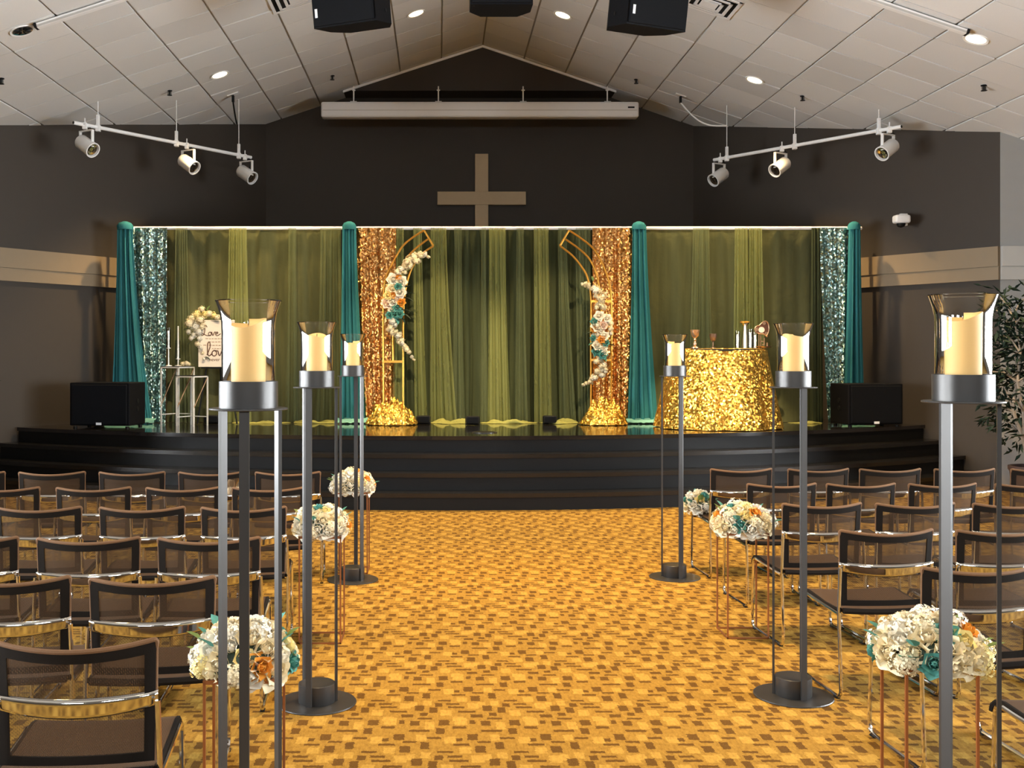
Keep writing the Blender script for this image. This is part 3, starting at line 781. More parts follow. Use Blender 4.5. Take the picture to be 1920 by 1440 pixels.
# ---- flower meshes
def petal(mb, base_, out, up, w, l, curl, nu=2, nv=3):
    side = Vector(up).cross(out).normalized()
    def fn(u, v):
        ww = w*(.55+.65*sin(pi*min(1, .18+v*.80)))*(1 if v < .99 else .55)
        p = Vector(base_)+side*(u-.5)*ww+Vector(up)*(l*v)+Vector(out)*(curl*v*v*l + .22*w*(1-(2*u-1)**2)*(1-v*.3))
        return p
    mb.grid(fn, nu, nv)
def rose_mesh(name, m):
    mb = MB(); r = random.Random(3)
    for (n, rad, l, tilt, curl, w, z) in ((3, .10, .55, .06, -.15, .55, .05), (4, .24, .62, .25, .05, .72, -.02), (5, .42, .66, .55, .35, .85, -.12), (6, .58, .66, .95, .7, .95, -.24)):
        for k_ in range(n):
            th = 2*pi*k_/n+rad*7+r.uniform(-.15, .15)
            o = Vector((cos(th), sin(th), 0)); up = (Vector((0, 0, 1))*cos(tilt)+o*sin(tilt)).normalized()
            out = (o*cos(tilt)-Vector((0, 0, 1))*sin(tilt)).normalized()
            petal(mb, o*rad*.55+Vector((0, 0, z-.18)), out, up, w, l, curl)
    mb.lathe([(.001, .34), (.14, .30), (.24, .05), (.30, -.2), (.001, -.35)], 8)
    return mb.mesh(name, m, 'all', recalc=False)
def floret_mesh(name, m, n=58, seed=5):
    """ball of small four-petalled florets"""
    mb = MB(); r = random.Random(seed)
    for i in range(n):
        z = 1-1.6*(i+.5)/n; th = i*2.39996; s_ = sqrt(max(0, 1-z*z)); nrm = Vector((s_*cos(th), s_*sin(th), z))
        c = nrm*.74*r.uniform(.72, 1.22); t = nrm.cross(Vector((0, .3, 1))).normalized(); b = nrm.cross(t); a0 = r.uniform(0, 1.5)
        for k_ in range(4):
            a = a0+k_*pi/2; o = t*cos(a)+b*sin(a); sd = nrm.cross(o); q = .165
            v0 = c; v1 = c+o*q*.8+sd*q*.55+nrm*.10; v2 = c+o*q*1.5+nrm*.04*r.uniform(-1, 2); v3 = c+o*q*.8-sd*q*.55+nrm*.10
            mb.add([v0, v1, v2, v3], [(0, 1, 2, 3)])
    mb.lathe([(.001, .45), (.34, .32), (.45, .0), (.34, -.32), (.001, -.45)], 8)
    return mb.mesh(name, m, 'all', recalc=False)
def leaf_mesh(name, m):
    mb = MB()
    for s_ in (-1, 1):
        mb.add([(0, 0, 0), (s_*.24, .25, .06), (s_*.30, .5, .09), (s_*.18, .8, .03), (0, 1, -.05), (0, .5, 0)], [(0, 1, 2, 5), (5, 2, 3, 4)] if s_ > 0 else [(0, 5, 2, 1), (5, 4, 3, 2)])
    return mb.mesh(name, m, 'all', recalc=False)
FM = {k_: rose_mesh('rose', M_[k_]) for k_ in ('rose', 'rosew', 'rosey', 'roseo', 'roset', 'pink')}
HM = {k_: floret_mesh('hydrangea', M_[k_]) for k_ in ('rose', 'rosew', 'rosey')}
LM = {k_: leaf_mesh('leaf', M_[k_]) for k_ in ('leaf', 'leafd', 'roset')}
def face(v):     # euler that turns local +Z to v
    return Vector(v).to_track_quat('Z', 'Y').to_euler()
def bouquet(c, rx, ry, rz, label, seed, n=44, zlow=-.25):
    """dome of blooms on a flat foam base; c is the centre of the base"""
    r = random.Random(seed)
    root = thing('flower_arrangement', label, 'flowers', c, 0, 'cream silk flower arrangements along the aisle')
    MB().lathe([(.001, .0), (rx*.55, .0), (rx*.72, .02), (rx*.66, rz*.45), (rx*.4, rz*.72), (.001, rz*.8)], 16).build('foam_base', M_['leafd'], root, True)
    for i in range(n):
        z = 1-(1-zlow)*(i+.5)/n; th = i*2.39996+seed; s_ = sqrt(max(0, 1-z*z))
        nv = Vector((s_*cos(th), s_*sin(th), z)); p = Vector((nv.x*rx*.78, nv.y*ry*.78, max(.0, rz*.80*nv.z+.02)))
        if nv.z < 0: p.z = rz*.30*nv.z+.03
        o = Vector((nv.x/rx, nv.y/ry, nv.z/rz)).normalized()
        t = r.random(); s2 = min(rx, ry)*r.uniform(.29, .37)
        spin = Euler((r.uniform(-.25, .25), r.uniform(-.25, .25), r.uniform(0, 6)))
        e = (o.to_track_quat('Z', 'Y') @ spin.to_quaternion()).to_euler()
        if t < .48: link('rose', FM['rosew' if r.random() < .5 else 'rose'], root, p, e, s2)
        elif t < .68: link('hydrangea', HM['rosew' if r.random() < .35 else ('rose' if r.random() < .75 else 'rosey')], root, p*.93, e, s2*.92)
        elif t < .74: link('rose', FM['rosey'], root, p, e, s2*.8)
        elif t < .85 and z > .0: link('rose', FM['roseo'], root, p*1.06, e, s2*.72)
        elif t < .97 and z > .0: link('rose', FM['roset'], root, p*1.05, e, s2*.72)
        else: link('rose', FM['rose'], root, p, e, s2*.9)
    for i in range(9):
        th = r.uniform(0, 6.28); z = r.uniform(.25, .85); s_ = sqrt(1-z*z); nv = Vector((s_*cos(th), s_*sin(th), z))
        p = Vector((nv.x*rx*.84, nv.y*ry*.84, nv.z*rz*.86)); e = (Vector(nv).to_track_quat('Y', 'Z')).to_euler()
        link('leaf', LM['roset' if i % 3 else 'leaf'], root, p, e, r.uniform(.05, .08))
    return root
def wire_stand(c, w, d, h, label, rz=0):
    root = thing('wire_flower_stand', label, 'stand', c, rz, 'copper wire flower stands along the aisle')
    t = .0085
    for sx in (-1, 1):
        for sy in (-1, 1): MB().box((sx*(w/2-t/2), sy*(d/2-t/2), h/2), (t, t, h)).build('leg', M_['copper'], root)
    for nm, z in (('base_frame', t/2), ('top_frame', h-t/2)):
        m = MB()
        for s_ in (-1, 1):
            m.box((0, s_*(d/2-t/2), z), (w, t, t)); m.box((s_*(w/2-t/2), 0, z), (t, d, t))
        m.build(nm, M_['copper'], root)
    MB().box((0, 0, h+.002), (w, d, .005)).build('top_plate', M_['copper'], root)
    return root
ST = [((-.624, 3.45), .24, .22, .600, 'nearest on the love sign side', .195, .165, 11, R(4)),
      ((-.666, 6.11), .24, .24, .600, 'second from camera on the love sign side', .195, .155, 23, 0),
      ((-.645, 8.04), .24, .24, .600, 'close to the steps on the love sign side', .195, .155, 35, 0),
      ((1.636, 3.56), .24, .20, .600, 'nearest on the gold table side', .215, .150, 47, 0),
      ((1.772, 6.22), .24, .24, .600, 'second from camera on the gold table side', .210, .155, 59, 0)]
for (xy, w, d, h, where, rx, rz_, sd, rot) in ST:
    wire_stand((*xy, 0), w, d, h, 'copper wire flower stand, '+where, rot)
    bouquet((xy[0], xy[1], h+.005), rx, rx*.9, rz_*1.0, 'cream and orange flower arrangement, '+where, sd)

# ---- gold half arches with garlands
def smooth(pts, n=6):
    pts = [Vector(p) for p in pts]; out = []
    for i in range(len(pts)-1):
        p0, p1, p2, p3 = pts[max(i-1, 0)], pts[i], pts[i+1], pts[min(i+2, len(pts)-1)]
        for k_ in range(n):
            t = k_/n; out.append(.5*((2*p1)+(p2-p0)*t+(2*p0-5*p1+4*p2-p3)*t*t+(3*p1-p0-3*p2+p3)*t**3))
    out.append(pts[-1]); return out
AD = 13.95
def arch(outer, inner, mid, bars, label):
    root = thing('half_arch', label, 'arch', (at(outer[0][0], 0, AD).x, AD, HS))
    o = Vector(root.location)
    P_ = lambda q: at(q[0], q[1], AD)-o
    for nm, pts in (('outer_tube', outer), ('inner_tube', inner), ('middle_tube', mid)):
        pp = [P_(q) for q in pts]
        if nm != 'middle_tube': pp[0].z = 0.012
        MB().tube(smooth(pp), .0135, 8).build(nm, M_['gold'], root, True)
    MB().tube([P_(outer[-1]), P_(inner[-1])], .0135, 8).build('end_bar', M_['gold'], root, True)
    for (a, b) in bars: MB().box((P_(a)+P_(b))/2, (abs((P_(a)-P_(b)).x), .03, .03)).build('crossbar', M_['gold'], root)
    a, b = P_(outer[0]), P_(inner[0])
    MB().box(((a.x+b.x)/2, 0, .006), (abs(a.x-b.x)+.06, .30, .012)).build('foot_plate', M_['gold'], root)
    return root
arch([(719, 790), (719, 700), (718.5, 620), (720, 544), (725, 517), (737, 492), (754, 463), (773, 446), (795, 432)],
     [(756, 790), (756, 700), (756, 620), (757, 575), (761, 540), (770, 508), (783, 485), (795, 473), (812.5, 461)],
     [(737, 678), (737, 620), (739, 570), (744, 530), (754, 498), (775, 470), (804, 447)],
     [((719, 678), (756, 678)), ((719, 560), (757, 560))], 'gold half arch with flower garland on the love sign side of the stage')
arch([(1146, 790), (1146, 700), (1146.5, 620), (1146, 571), (1143, 534), (1131, 498), (1113, 467), (1088, 446), (1067, 432)],
     [(1108, 790), (1108, 700), (1108, 620), (1108, 559), (1102, 522), (1091, 501), (1073, 479), (1050, 461)],
     [(1127, 675), (1127, 620), (1127, 570), (1121, 525), (1109, 492), (1090, 470), (1058, 447)],
     [((1108, 675), (1146, 675)), ((1108, 565), (1146, 565))], 'gold half arch with flower garland on the gold table side of the stage')
def garland(spray, blooms, leaves, label, seed):
    r = random.Random(seed)
    c0 = at(blooms[0][0], blooms[0][1], AD-.03)
    root = thing('flower_garland', label, 'flowers', c0, 0, 'flower garlands tied on the two gold arches')
    for (px, py, rr) in spray:
        for k_ in range(3):
            j = 60*rr
            p = at(px+r.uniform(-j, j), py+r.uniform(-j, j), AD-.05+r.uniform(-.05, .05))-c0
            link('stock_bloom', HM['rose' if r.random() < .65 else 'rosew'], root, p, (r.uniform(0, 6), r.uniform(0, 6), 0), [rr*r.uniform(.5, 1.0) for _ in range(3)])
    for (px, py, kd, rr) in blooms:
        p = at(px, py, AD-.09+r.uniform(-.03, .02))-c0
        link('rose', FM[kd], root, p, face((r.uniform(-.5, .5), -1, r.uniform(-.1, .6))), rr)
    for (px, py, dx, dy, kd, rr) in leaves:
        p = at(px, py, AD-.03)-c0
        link('leaf', LM[kd], root, p, (Vector((dx, -.25, -dy)).normalized().to_track_quat('Y', 'Z')).to_euler(), rr)
sp1 = [(803, 480, .035), (795, 478, .045), (786, 478, .055), (776, 483, .065), (767, 488, .07), (760, 496, .07), (753, 503, .065), (747, 510, .06), (782, 488, .05), (770, 497, .055), (757, 509, .05),
       (733, 602, .06), (738, 610, .06), (731, 618, .055), (739, 622, .06), (746, 630, .06), (748, 640, .05), (754, 640, .055), (757, 648, .05), (763, 655, .045), (767, 662, .04), (772, 668, .03), (776, 674, .022)]
bl1 = [(738, 524, 'rosew', .085), (751, 528, 'rosew', .08), (745, 519, 'roseo', .05), (735, 541, 'rose', .07), (727, 553, 'rosey', .06), (735, 551, 'roseo', .055), (749, 547, 'rosew', .08), (726, 567, 'pink', .07),
       (737, 565, 'rosew', .085), (745, 560, 'pink', .06), (751, 566, 'roseo', .06), (735, 579, 'rosew', .06), (745, 575, 'roset', .06), (739, 588, 'roset', .07), (730, 590, 'roset', .05), (749, 588, 'roset', .055), (746, 537, 'roset', .05)]
lf1 = [(752, 545, 1, -.6, 'leafd', .16), (754, 552, 1, -.1, 'leafd', .18), (754, 556, 1, .4, 'leafd', .17), (750, 580, 1, .2, 'leafd', .16), (751, 586, 1, .6, 'leafd', .17), (748, 590, .7, 1, 'leafd', .16), (735, 530, -1, .4, 'roset', .12), (756, 515, 1, -.8, 'leaf', .12), (730, 586, -1, .2, 'roset', .1), (744, 595, .2, 1, 'roset', .1)]
garland(sp1, bl1, lf1, 'cream, orange and teal flower garland on the arch on the love sign side', 5)
sp2 = [(1091, 533, .03), (1098, 533, .04), (1105, 536, .05), (1112, 541, .06), (1118, 548, .06), (1125, 546, .06), (1131, 553, .055), (1120, 557, .055), (1128, 563, .06), (1124, 572, .06), (1132, 575, .05), (1118, 577, .045),
       (1142, 605, .05), (1144, 615, .045), (1145, 624, .04), (1119, 676, .05), (1129, 677, .055), (1134, 685, .055), (1127, 690, .06), (1133, 694, .05), (1121, 698, .06), (1128, 704, .055), (1115, 706, .055), (1107, 713, .045), (1100, 718, .035), (1094, 722, .025), (1110, 718, .03)]
bl2 = [(1123, 592, 'rosew', .065), (1130, 600, 'roseo', .06), (1138, 597, 'rosew', .06), (1120, 610, 'rosew', .075), (1132, 610, 'pink', .065), (1114, 617, 'roseo', .045), (1127, 618, 'rosew', .065), (1120, 628, 'rosew', .075), (1133, 628, 'rosew', .06), (1128, 637, 'roseo', .06),
       (1121, 646, 'rosew', .065), (1133, 651, 'rosew', .045), (1135, 659, 'rosew', .04), (1120, 658, 'roset', .065), (1130, 664, 'roset', .06), (1115, 603, 'roset', .05), (1137, 642, 'roset', .05), (1113, 634, 'roset', .04)]
lf2 = [(1118, 605, -1, -.2, 'leafd', .14), (1116, 622, -1, .2, 'leafd', .14), (1120, 640, -1, .4, 'roset', .14), (1122, 655, -.6, 1, 'roset', .13), (1130, 662, .4, 1, 'roset', .13), (1136, 645, 1, .2, 'leafd', .14), (1112, 528, -.3, -1, 'leaf', .08)]
garland(sp2, bl2, lf2, 'cream, orange and teal flower garland on the arch on the gold table side', 6)
# gold sequin heaps at the arch feet
def heap(cx, hw, h, label, seed):
    x = (cx-CX)*AD/F; w = hw*AD/F
    def fn(u, v):
        th = 2*pi*u; q = v
        n = noise.noise((cos(th)*2.2, sin(th)*2.2, q*2+seed)); n2 = noise.noise((cos(th)*6*q+seed, sin(th)*6*q, seed)); n3 = noise.noise((cos(th)*13*q, sin(th)*13*q+seed, 1.5))
        rr = q*(1+.10*n)
        z = h*((1-q**2.2)*(.95+.6*n2)+.22*n3*(1-q*.5))
        return (x+w*rr*cos(th), AD+.26*rr*sin(th), SB+max(.0, z)+.004)
    o = MB().grid(fn, 64, 22).build('sequin_heap', M_['seqgold'], None, 'all', recalc=False)
    tag(o, label, 'cloth', 'gold sequin cloth heaped over the arch feet')
heap(734, 49, .27, 'gold sequin cloth heaped over the arch foot on the love sign side', 1)
heap(1132, 46, .29, 'gold sequin cloth heaped over the arch foot on the gold table side', 2)

# ---- small black stage lights and a floor pocket
for (px, py, w, lbl) in ((794, 791, .17, 'black box stage light beside the gold heap on the love sign side'), (886, 792, .17, 'black box stage light on the floor in the middle of the backdrop'),
                         (1031, 791, .17, 'black box stage light on the lime hem near the gold table heap'), (398, 790, .2, 'black box stage light behind the wire plinths')):
    d = 1800/(py+4-CY)+.02
    r_ = thing('stage_light', lbl, 'stage light', ((px-CX)*d/F, d, HS), 0, 'black box lights along the backdrop')
    MB().rbox((0, 0, .062), (w, .13, .095), .012).build('housing', M_['blackp'], r_, True)
    MB().box((0, -.067, .066), (w*.82, .006, .065)).build('front_lens', M_['grille'], r_)
    m = MB(); m.box((-w/2-.006, 0, .05), (.008, .03, .1)); m.box((w/2+.006, 0, .05), (.008, .03, .1)); m.box((0, .05, .006), (w, .03, .012)); m.build('bracket', M_['blackp'], r_)
d = 1800/(811-CY)
fp = thing('floor_pocket', 'round dark floor pocket lid set in the glossy stage deck', 'lid', ((909-CX)*d/F, d, HS))
MB().cyl((0, 0, .001), .13, .006, 32).build('lid', M_['blackp'], fp)
MB().lathe([(.13, .0), (.145, .0), (.145, .008), (.13, .008)], 32).build('rim', M_['steel'], fp)

# ---- love sign on its easel, with a flower wreath
sd_ = 13.9
s0, s1 = at(373, 600, sd_), at(441, 688, sd_); bw, bh = s1.x-s0.x, s0.z-s1.z
ez = thing('easel', 'thin black easel holding the love sign', 'easel', ((s0.x+s1.x)/2, sd_+.05, HS))
for sx in (-1, 1): MB().tube([(sx*.26, -.05, .01), (sx*.05, .0, 1.32)], .011, 8).build('leg', M_['blackp'], ez)
MB().tube([(0, .34, .01), (0, .02, 1.30)], .011, 8).build('leg', M_['blackp'], ez)
MB().box((0, -.055, s1.z-HS-.012), (.40, .05, .02)).build('ledge', M_['blackp'], ez)
sg = thing('love_sign', 'cream board lettered Love in brown script, on an easel with flowers', 'sign', ((s0.x+s1.x)/2, sd_-.03, s1.z))
MB().rbox((0, 0, bh/2), (bw, .02, bh), .004).build('board', M_['board'], sg)
def script(strokes, scale, ox, oz, r, nm):
    m = MB()
    for st in strokes:
        m.tube(smooth([(ox+x*scale, -.0125, oz+z*scale) for (x, z) in st], 4), r, 5)
    m.build(nm, M_['ink'], sg, True)
Lc = [[(.75, 1.25), (.55, 1.55), (.4, 1.3), (.42, .8), (.3, .25), (.05, .02), (-.1, .15), (.15, .28), (.6, .05), (1.0, .0), (1.2, .12)]]
o_ = lambda x: [[(x+.22, .55), (x, .38), (x+.02, .08), (x+.25, .0), (x+.42, .22), (x+.32, .5), (x+.2, .52), (x+.55, .48)]]
v_ = lambda x: [[(x, .5), (x+.16, .02), (x+.42, .55), (x+.55, .48)]]
e_ = lambda x: [[(x, .22), (x+.34, .36), (x+.22, .56), (x+.02, .34), (x+.1, .03), (x+.42, .06), (x+.75, .3)]]
l_ = [[(0, .1), (.3, .9), (.22, 1.35), (.05, 1.1), (.06, .3), (.2, .0), (.45, .2)]]
script(Lc+o_(.95)+v_(1.45)+e_(2.0), .088, -bw/2+.05, bh*.665, .0052, 'script_word')
script(l_+o_(.5)+v_(1.05)+e_(1.6), .135, -bw/2+.115, bh*.235, .0068, 'script_word')
txt = bpy.data.curves.new('printed_line', 'FONT'); txt.body = 'never fails'; txt.size = .062; txt.extrude = .001; txt.align_x = 'CENTER'
to = bpy.data.objects.new('text_curve', txt); C.objects.link(to); bpy.context.view_layer.update()
me = bpy.data.meshes.new_from_object(to.evaluated_get(bpy.context.evaluated_depsgraph_get())); bpy.data.objects.remove(to)
me.name = 'printed_line'; me.materials.clear(); me.materials.append(M_['ink'])
link('printed_line', me, sg, (.03, -.0115, bh*.125), (pi/2, 0, 0))
for i, (z, a, b) in enumerate(((.60, -.30, .34), (.53, -.18, .36), (.46, -.36, .36), (.39, -.12, .34))):
    m = MB(); x = a*bw; r = random.Random(i)
    while x < b*bw:
        w = r.uniform(.012, .04); m.box((x+w/2, -.0108, bh*z+r.uniform(-.002, .002)), (w, .002, .011)); x += w+.010
    m.build('small_print', M_['inkl'], sg)
c0 = Vector(sg.location)
wr = thing('sign_flowers', 'cream blossom spray tied over the top corner of the love sign', 'flowers', at(372, 610, sd_-.06))
r = random.Random(8)
for (px, py, rr, kd) in ((378, 580, .05, 'rose'), (370, 590, .07, 'rosey'), (362, 598, .075, 'rose'), (355, 606, .07, 'rose'), (384, 590, .06, 'rosey'), (392, 588, .05, 'rose'), (400, 591, .05, 'rosey'), (407, 595, .045, 'rose'), (376, 601, .07, 'rose'), (366, 612, .07, 'rosew'), (378, 612, .06, 'rose'), (372, 622, .065, 'rosew'), (364, 628, .05, 'rosew'), (374, 634, .055, 'rosew'), (354, 622, .04, 'rosew'), (370, 645, .045, 'rose'), (376, 652, .04, 'rosew'), (380, 662, .03, 'rose'), (382, 673, .025, 'rosew'), (359, 634, .04, 'rosew')):
    p = at(px, py, sd_-.07+r.uniform(-.03, .03))-Vector(wr.location)
    link('blossom', HM[kd], wr, p, (r.uniform(0, 6), r.uniform(0, 6), 0), rr)
for (px, py, dx, dy) in ((380, 585, .3, -1), (388, 583, .6, -1), (395, 600, 1, -.1), (400, 602, 1, .1), (356, 615, -1, .3), (360, 640, -.8, .6), (384, 668, .8, .5)):
    link('leaf', LM['leaf' if dy < 0 else 'leafd'], wr, at(px, py, sd_-.06)-Vector(wr.location), Vector((dx, -.2, -dy)).normalized().to_track_quat('Y', 'Z').to_euler(), .09)

# ---- nested wire plinths with candle holders
def plinth(cx, d, w, h, rz, label):
    root = thing('wire_plinth', label, 'plinth', ((cx-CX)*d/F, d, HS), rz, 'pair of white metal wire plinths')
    t = .016
    for sx in (-1, 1):
        for sy in (-1, 1): MB().box((sx*(w/2-t/2), sy*(w/2-t/2), h/2), (t, t, h)).build('leg', M_['silver'], root)
    m = MB()
    for s_ in (-1, 1): m.box((0, s_*(w/2-t/2), h-t/2), (w, t, t)); m.box((s_*(w/2-t/2), 0, h-t/2), (t, w, t))
    m.build('top_frame', M_['silver'], root)
    m = MB()
    m.box((0, w/2-t/2, h*.18), (w, t*.7, t*.7)); m.box((-w/2+t/2, 0, h*.18), (t*.7, w, t*.7)); m.build('lower_rail', M_['silver'], root)
    MB().box((0, 0, h+.004), (w, w, .008)).build('top_plate', M_['blackp'], root)
    for sx in (-1, 1):
        MB().tube([(sx*(w/2-t/2), w/2-t/2, h-.02), (sx*(w/2-t/2), -w/2+t/2, h*.34)], .007, 6).build('brace', M_['brass'], root)
    return root
plinth(333, 13.95, .31, .756, R(-28), 'taller white wire plinth with the glass candle holders on top')
plinth(360, 13.70, .29, .640, R(-28), 'shorter white wire plinth standing in front of the candle holders')
def holder(px, d, z, hs, ht, taper, label):
    root = thing('candle_holder', label, 'candle holder', ((px-CX)*d/F, d, z), 0, 'tall candle holders on the wire plinth')
    MB().lathe([(.001, 0), (.045, 0), (.045, .008), (.009, .016), (.008, hs), (.03, hs+.006), (.03, hs+.014), (.001, hs+.014)], 18).build('stem', M_['silver'], root, True)
    MB().lathe([(.028, hs+.014), (.028, hs+.014+ht)], 18).build('glass_tube', M_['glass'], root, True)
    MB().lathe([(.001, hs+.014), (.011, hs+.014), (.009, hs+ht*.9+taper), (.001, hs+ht*.92+taper)], 12).build('taper_candle', M_['label'], root, True)
zt = HS+.756+.008
holder(316, 13.93, zt, .225, .26, 0, 'tall candle holder at the outer edge of the wire plinth top')
holder(334, 13.97, zt, .085, .24, .22, 'candle holder with the long white taper, middle of the plinth top')
p = at(347, 687, 13.88)
rf = thing('silk_bloom', 'single cream bloom lying on the taller wire plinth', 'flower', (p.x, 13.88, zt))
for (dx, dz, s_) in ((-.03, .03, .035), (.02, .035, .04), (.05, .025, .03)): link('petal_cluster', HM['rose'], rf, (dx, 0, dz), (dx*20, 1, 0), s_)

# ---- gold table
TC = Vector((3.52, 13.42)); TZ = H+(CY-653)*12.9/F
def cl(u, v):
    th = 2*pi*u; h_ = TZ-SB
    f = sin(th*9+.6)*.5+sin(th*5+2)*.35+sin(th*14+4)*.25
    if v < .12: return (TC.x+.585*(v/.12)*cos(th), TC.y+.55*(v/.12)*sin(th), TZ)
    t = (v-.12)/.88; rr = .585+.012+.190*t**1.15+.055*f*t**.8
    return (TC.x+rr*cos(th), TC.y+rr*.93*sin(th), TZ-.006-(h_-.010)*t+.02*max(0, t-.9)*sin(th*7))
tb = thing('cake_table', 'tall round table hidden under the gold sequin cloth', 'table', (TC.x, TC.y, HS))
MB().cyl((0, 0, TZ-HS-.035), .56, .028, 40).build('tabletop', M_['blackp'], tb)
MB().cyl((0, 0, .03), .04, TZ-HS-.065, 16).build('post', M_['blackp'], tb)
MB().cyl((0, 0, 0), .3, .03, 28).build('foot', M_['blackp'], tb)
o = MB().grid(cl, 200, 44).build('tablecloth', M_['seqgold'], None, 'all', recalc=True)
tag(o, 'floor length gold sequin cloth over the round table', 'tablecloth')
def on_table(px, d): return Vector(((px-CX)*d/F, d, TZ+.002))
g = tag(MB().lathe([(.001, 0), (.045, 0), (.045, .012), (.014, .03), (.022, .06), (.011, .085), (.018, .105), (.012, .12), (.045, .15), (.052, .20), (.058, .225), (.050, .225), (.042, .16), (.001, .14)], 22).build('goblet', M_['brass'], None, True, on_table(1303, 13.05)), 'bright gold goblet near the table edge beside the lantern', 'goblet')
g = tag(MB().lathe([(.001, 0), (.035, 0), (.033, .008), (.007, .02), (.006, .08), (.03, .10), (.044, .14), (.046, .18), (.040, .18), (.036, .14), (.001, .105)], 22).build('wine_cup', mat('dark_bronze', (.16, .10, .07), .35, .7), None, True, on_table(1337, 13.2)), 'dark bronze stemmed cup in the middle of the gold table', 'goblet')
for (px, d, w, h, lbl) in ((1383, 13.1, .028, .21, 'slim clear glass cylinder standing apart beside the dark cup'), (1407, 13.05, .03, .235, 'tallest clear glass cylinder on the gold table'), (1416, 13.2, .03, .20, 'clear glass cylinder next to the ornament with the disc')):
    r_ = thing('glass_cylinder', lbl, 'vase', on_table(px, d), 0, 'glass cylinders on the gold table')
    MB().lathe([(.001, .003), (w, .003), (w, h)], 20).build('glass', M_['glass'], r_, True)
    MB().lathe([(.001, .006), (w*.45, .006), (w*.45, h*.8), (.001, h*.82)], 14).build('white_candle', M_['label'], r_, True)
r_ = thing('footed_vase', 'tall glass stand with a wide gold rim behind the cylinders', 'vase', on_table(1397, 13.3))
MB().lathe([(.06, .318), (.062, .330), (.04, .338), (.001, .338)], 24).build('gold_rim', M_['gold'], r_, True)
MB().lathe([(.05, .002), (.042, .12), (.028, .2), (.022, .28), (.05, .318)], 24).build('glass_body', M_['glass'], r_, True)
MB().lathe([(.02, .002), (.018, .16), (.012, .3), (.001, .31)], 14).build('inner_candle', M_['label'], r_, True)
# ornament: rounded dark plate edged in gold, disc in the middle, on a stem with rack and base
r_ = thing('disc_ornament', 'dark kidney shaped ornament with gold edge and pale round disc', 'ornament', on_table(1428, 13.2))
sx_ = 13.2/F
ol = [(-13, -2), (-12.5, 3), (-9, 6), (-5, 7), (-1, 11), (3, 14), (7, 15), (11, 12), (13, 6), (13, -2), (11, -8), (8, -12), (3, -9), (-4, -8.5), (-10, -7)]
ol = [(x*sx_, .235+z*sx_) for x, z in ol]
ols = [(p.x, p.y) for p in smooth([Vector((x, z, 0)) for x, z in ol+ol[:1]], 4)[:-1]]
MB().prism(ols, 'y', -.012, .012).build('plate', M_['ink'], r_)
MB().tube([(x, -.012, z) for x, z in ols], .008, 6, closed=True).build('gold_edge', M_['brass'], r_, True)
MB().cyl((-.006, -.014, .228), .036, .01, 28, Matrix.Rotation(pi/2, 4, 'X')).build('round_disc', M_['pink'], r_)
for (x, z, rr) in ((-.068, .232, .022), (.025, .310, .022), (.050, .185, .018)):
    MB().cyl((x, -.013, z), rr, .008, 18, Matrix.Rotation(pi/2, 4, 'X')).build('wheel', M_['brass'], r_)
m = MB()
for x in (-.035, -.012): m.box((x, 0, .09), (.009, .012, .18))
m.build('post', M_['brass'], r_)
m = MB(); m.box((.008, 0, .085), (.04, .012, .012)); m.box((.030, 0, .085), (.012, .014, .085)); m.box((.02, 0, .045), (.03, .012, .01)); m.build('bracket', M_['brass'], r_)
m = MB(); m.tube(smooth([(.075, 0, .23), (.074, 0, .17), (.062, 0, .14)]), .009, 6); m.box((.066, 0, .045), (.016, .016, .05)); m.build('arm', M_['brass'], r_)
MB().lathe([(.001, .004), (.08, .004), (.105, .022), (.108, .026), (.08, .016), (.001, .012)], 24, (.02, 0, 0)).build('tray', M_['brass'], r_, True)

# ---- floor speakers at the two stage ends
def floor_speaker(c, size, rz, label, side):
    w, d, h = size
    root = thing('floor_speaker', label, 'speaker', c, rz, 'wide black speakers standing on the stage ends')
    MB().rbox((0, 0, h/2+.015), (w, d, h-.03), .012).build('cabinet', M_['blackbox'], root)
    MB().rbox((0, -d/2-.008, h/2+.01), (w-.06, .03, h-.07), .01).build('grille', M_['grille'], root)
    MB().box((0, -d/2-.025, .055), (.07, .004, .03)).build('white_badge', M_['label'], root)
    for z in (.33, .23): MB().cyl((side*(w/2), 0, z), .03, .006, 14, Matrix.Rotation(side*pi/2, 4, 'Y')).build('handle', M_['blackp'], root)
    m = MB()
    for sx in (-1, 1):
        for sy in (-1, 1): m.cyl((sx*(w/2-.05), sy*(d/2-.05), 0), .025, .02, 10)
    m.build('rubber_foot', M_['blackp'], root)
floor_speaker((-4.18, 13.50, HS), (.78, .50, .565), R(-7), 'wide black speaker on the stage beside the wire plinths', 1)
floor_speaker((5.50, 13.72, HS), (.74, .46, .545), R(8), 'wide black speaker on the stage beside the gold table', -1)

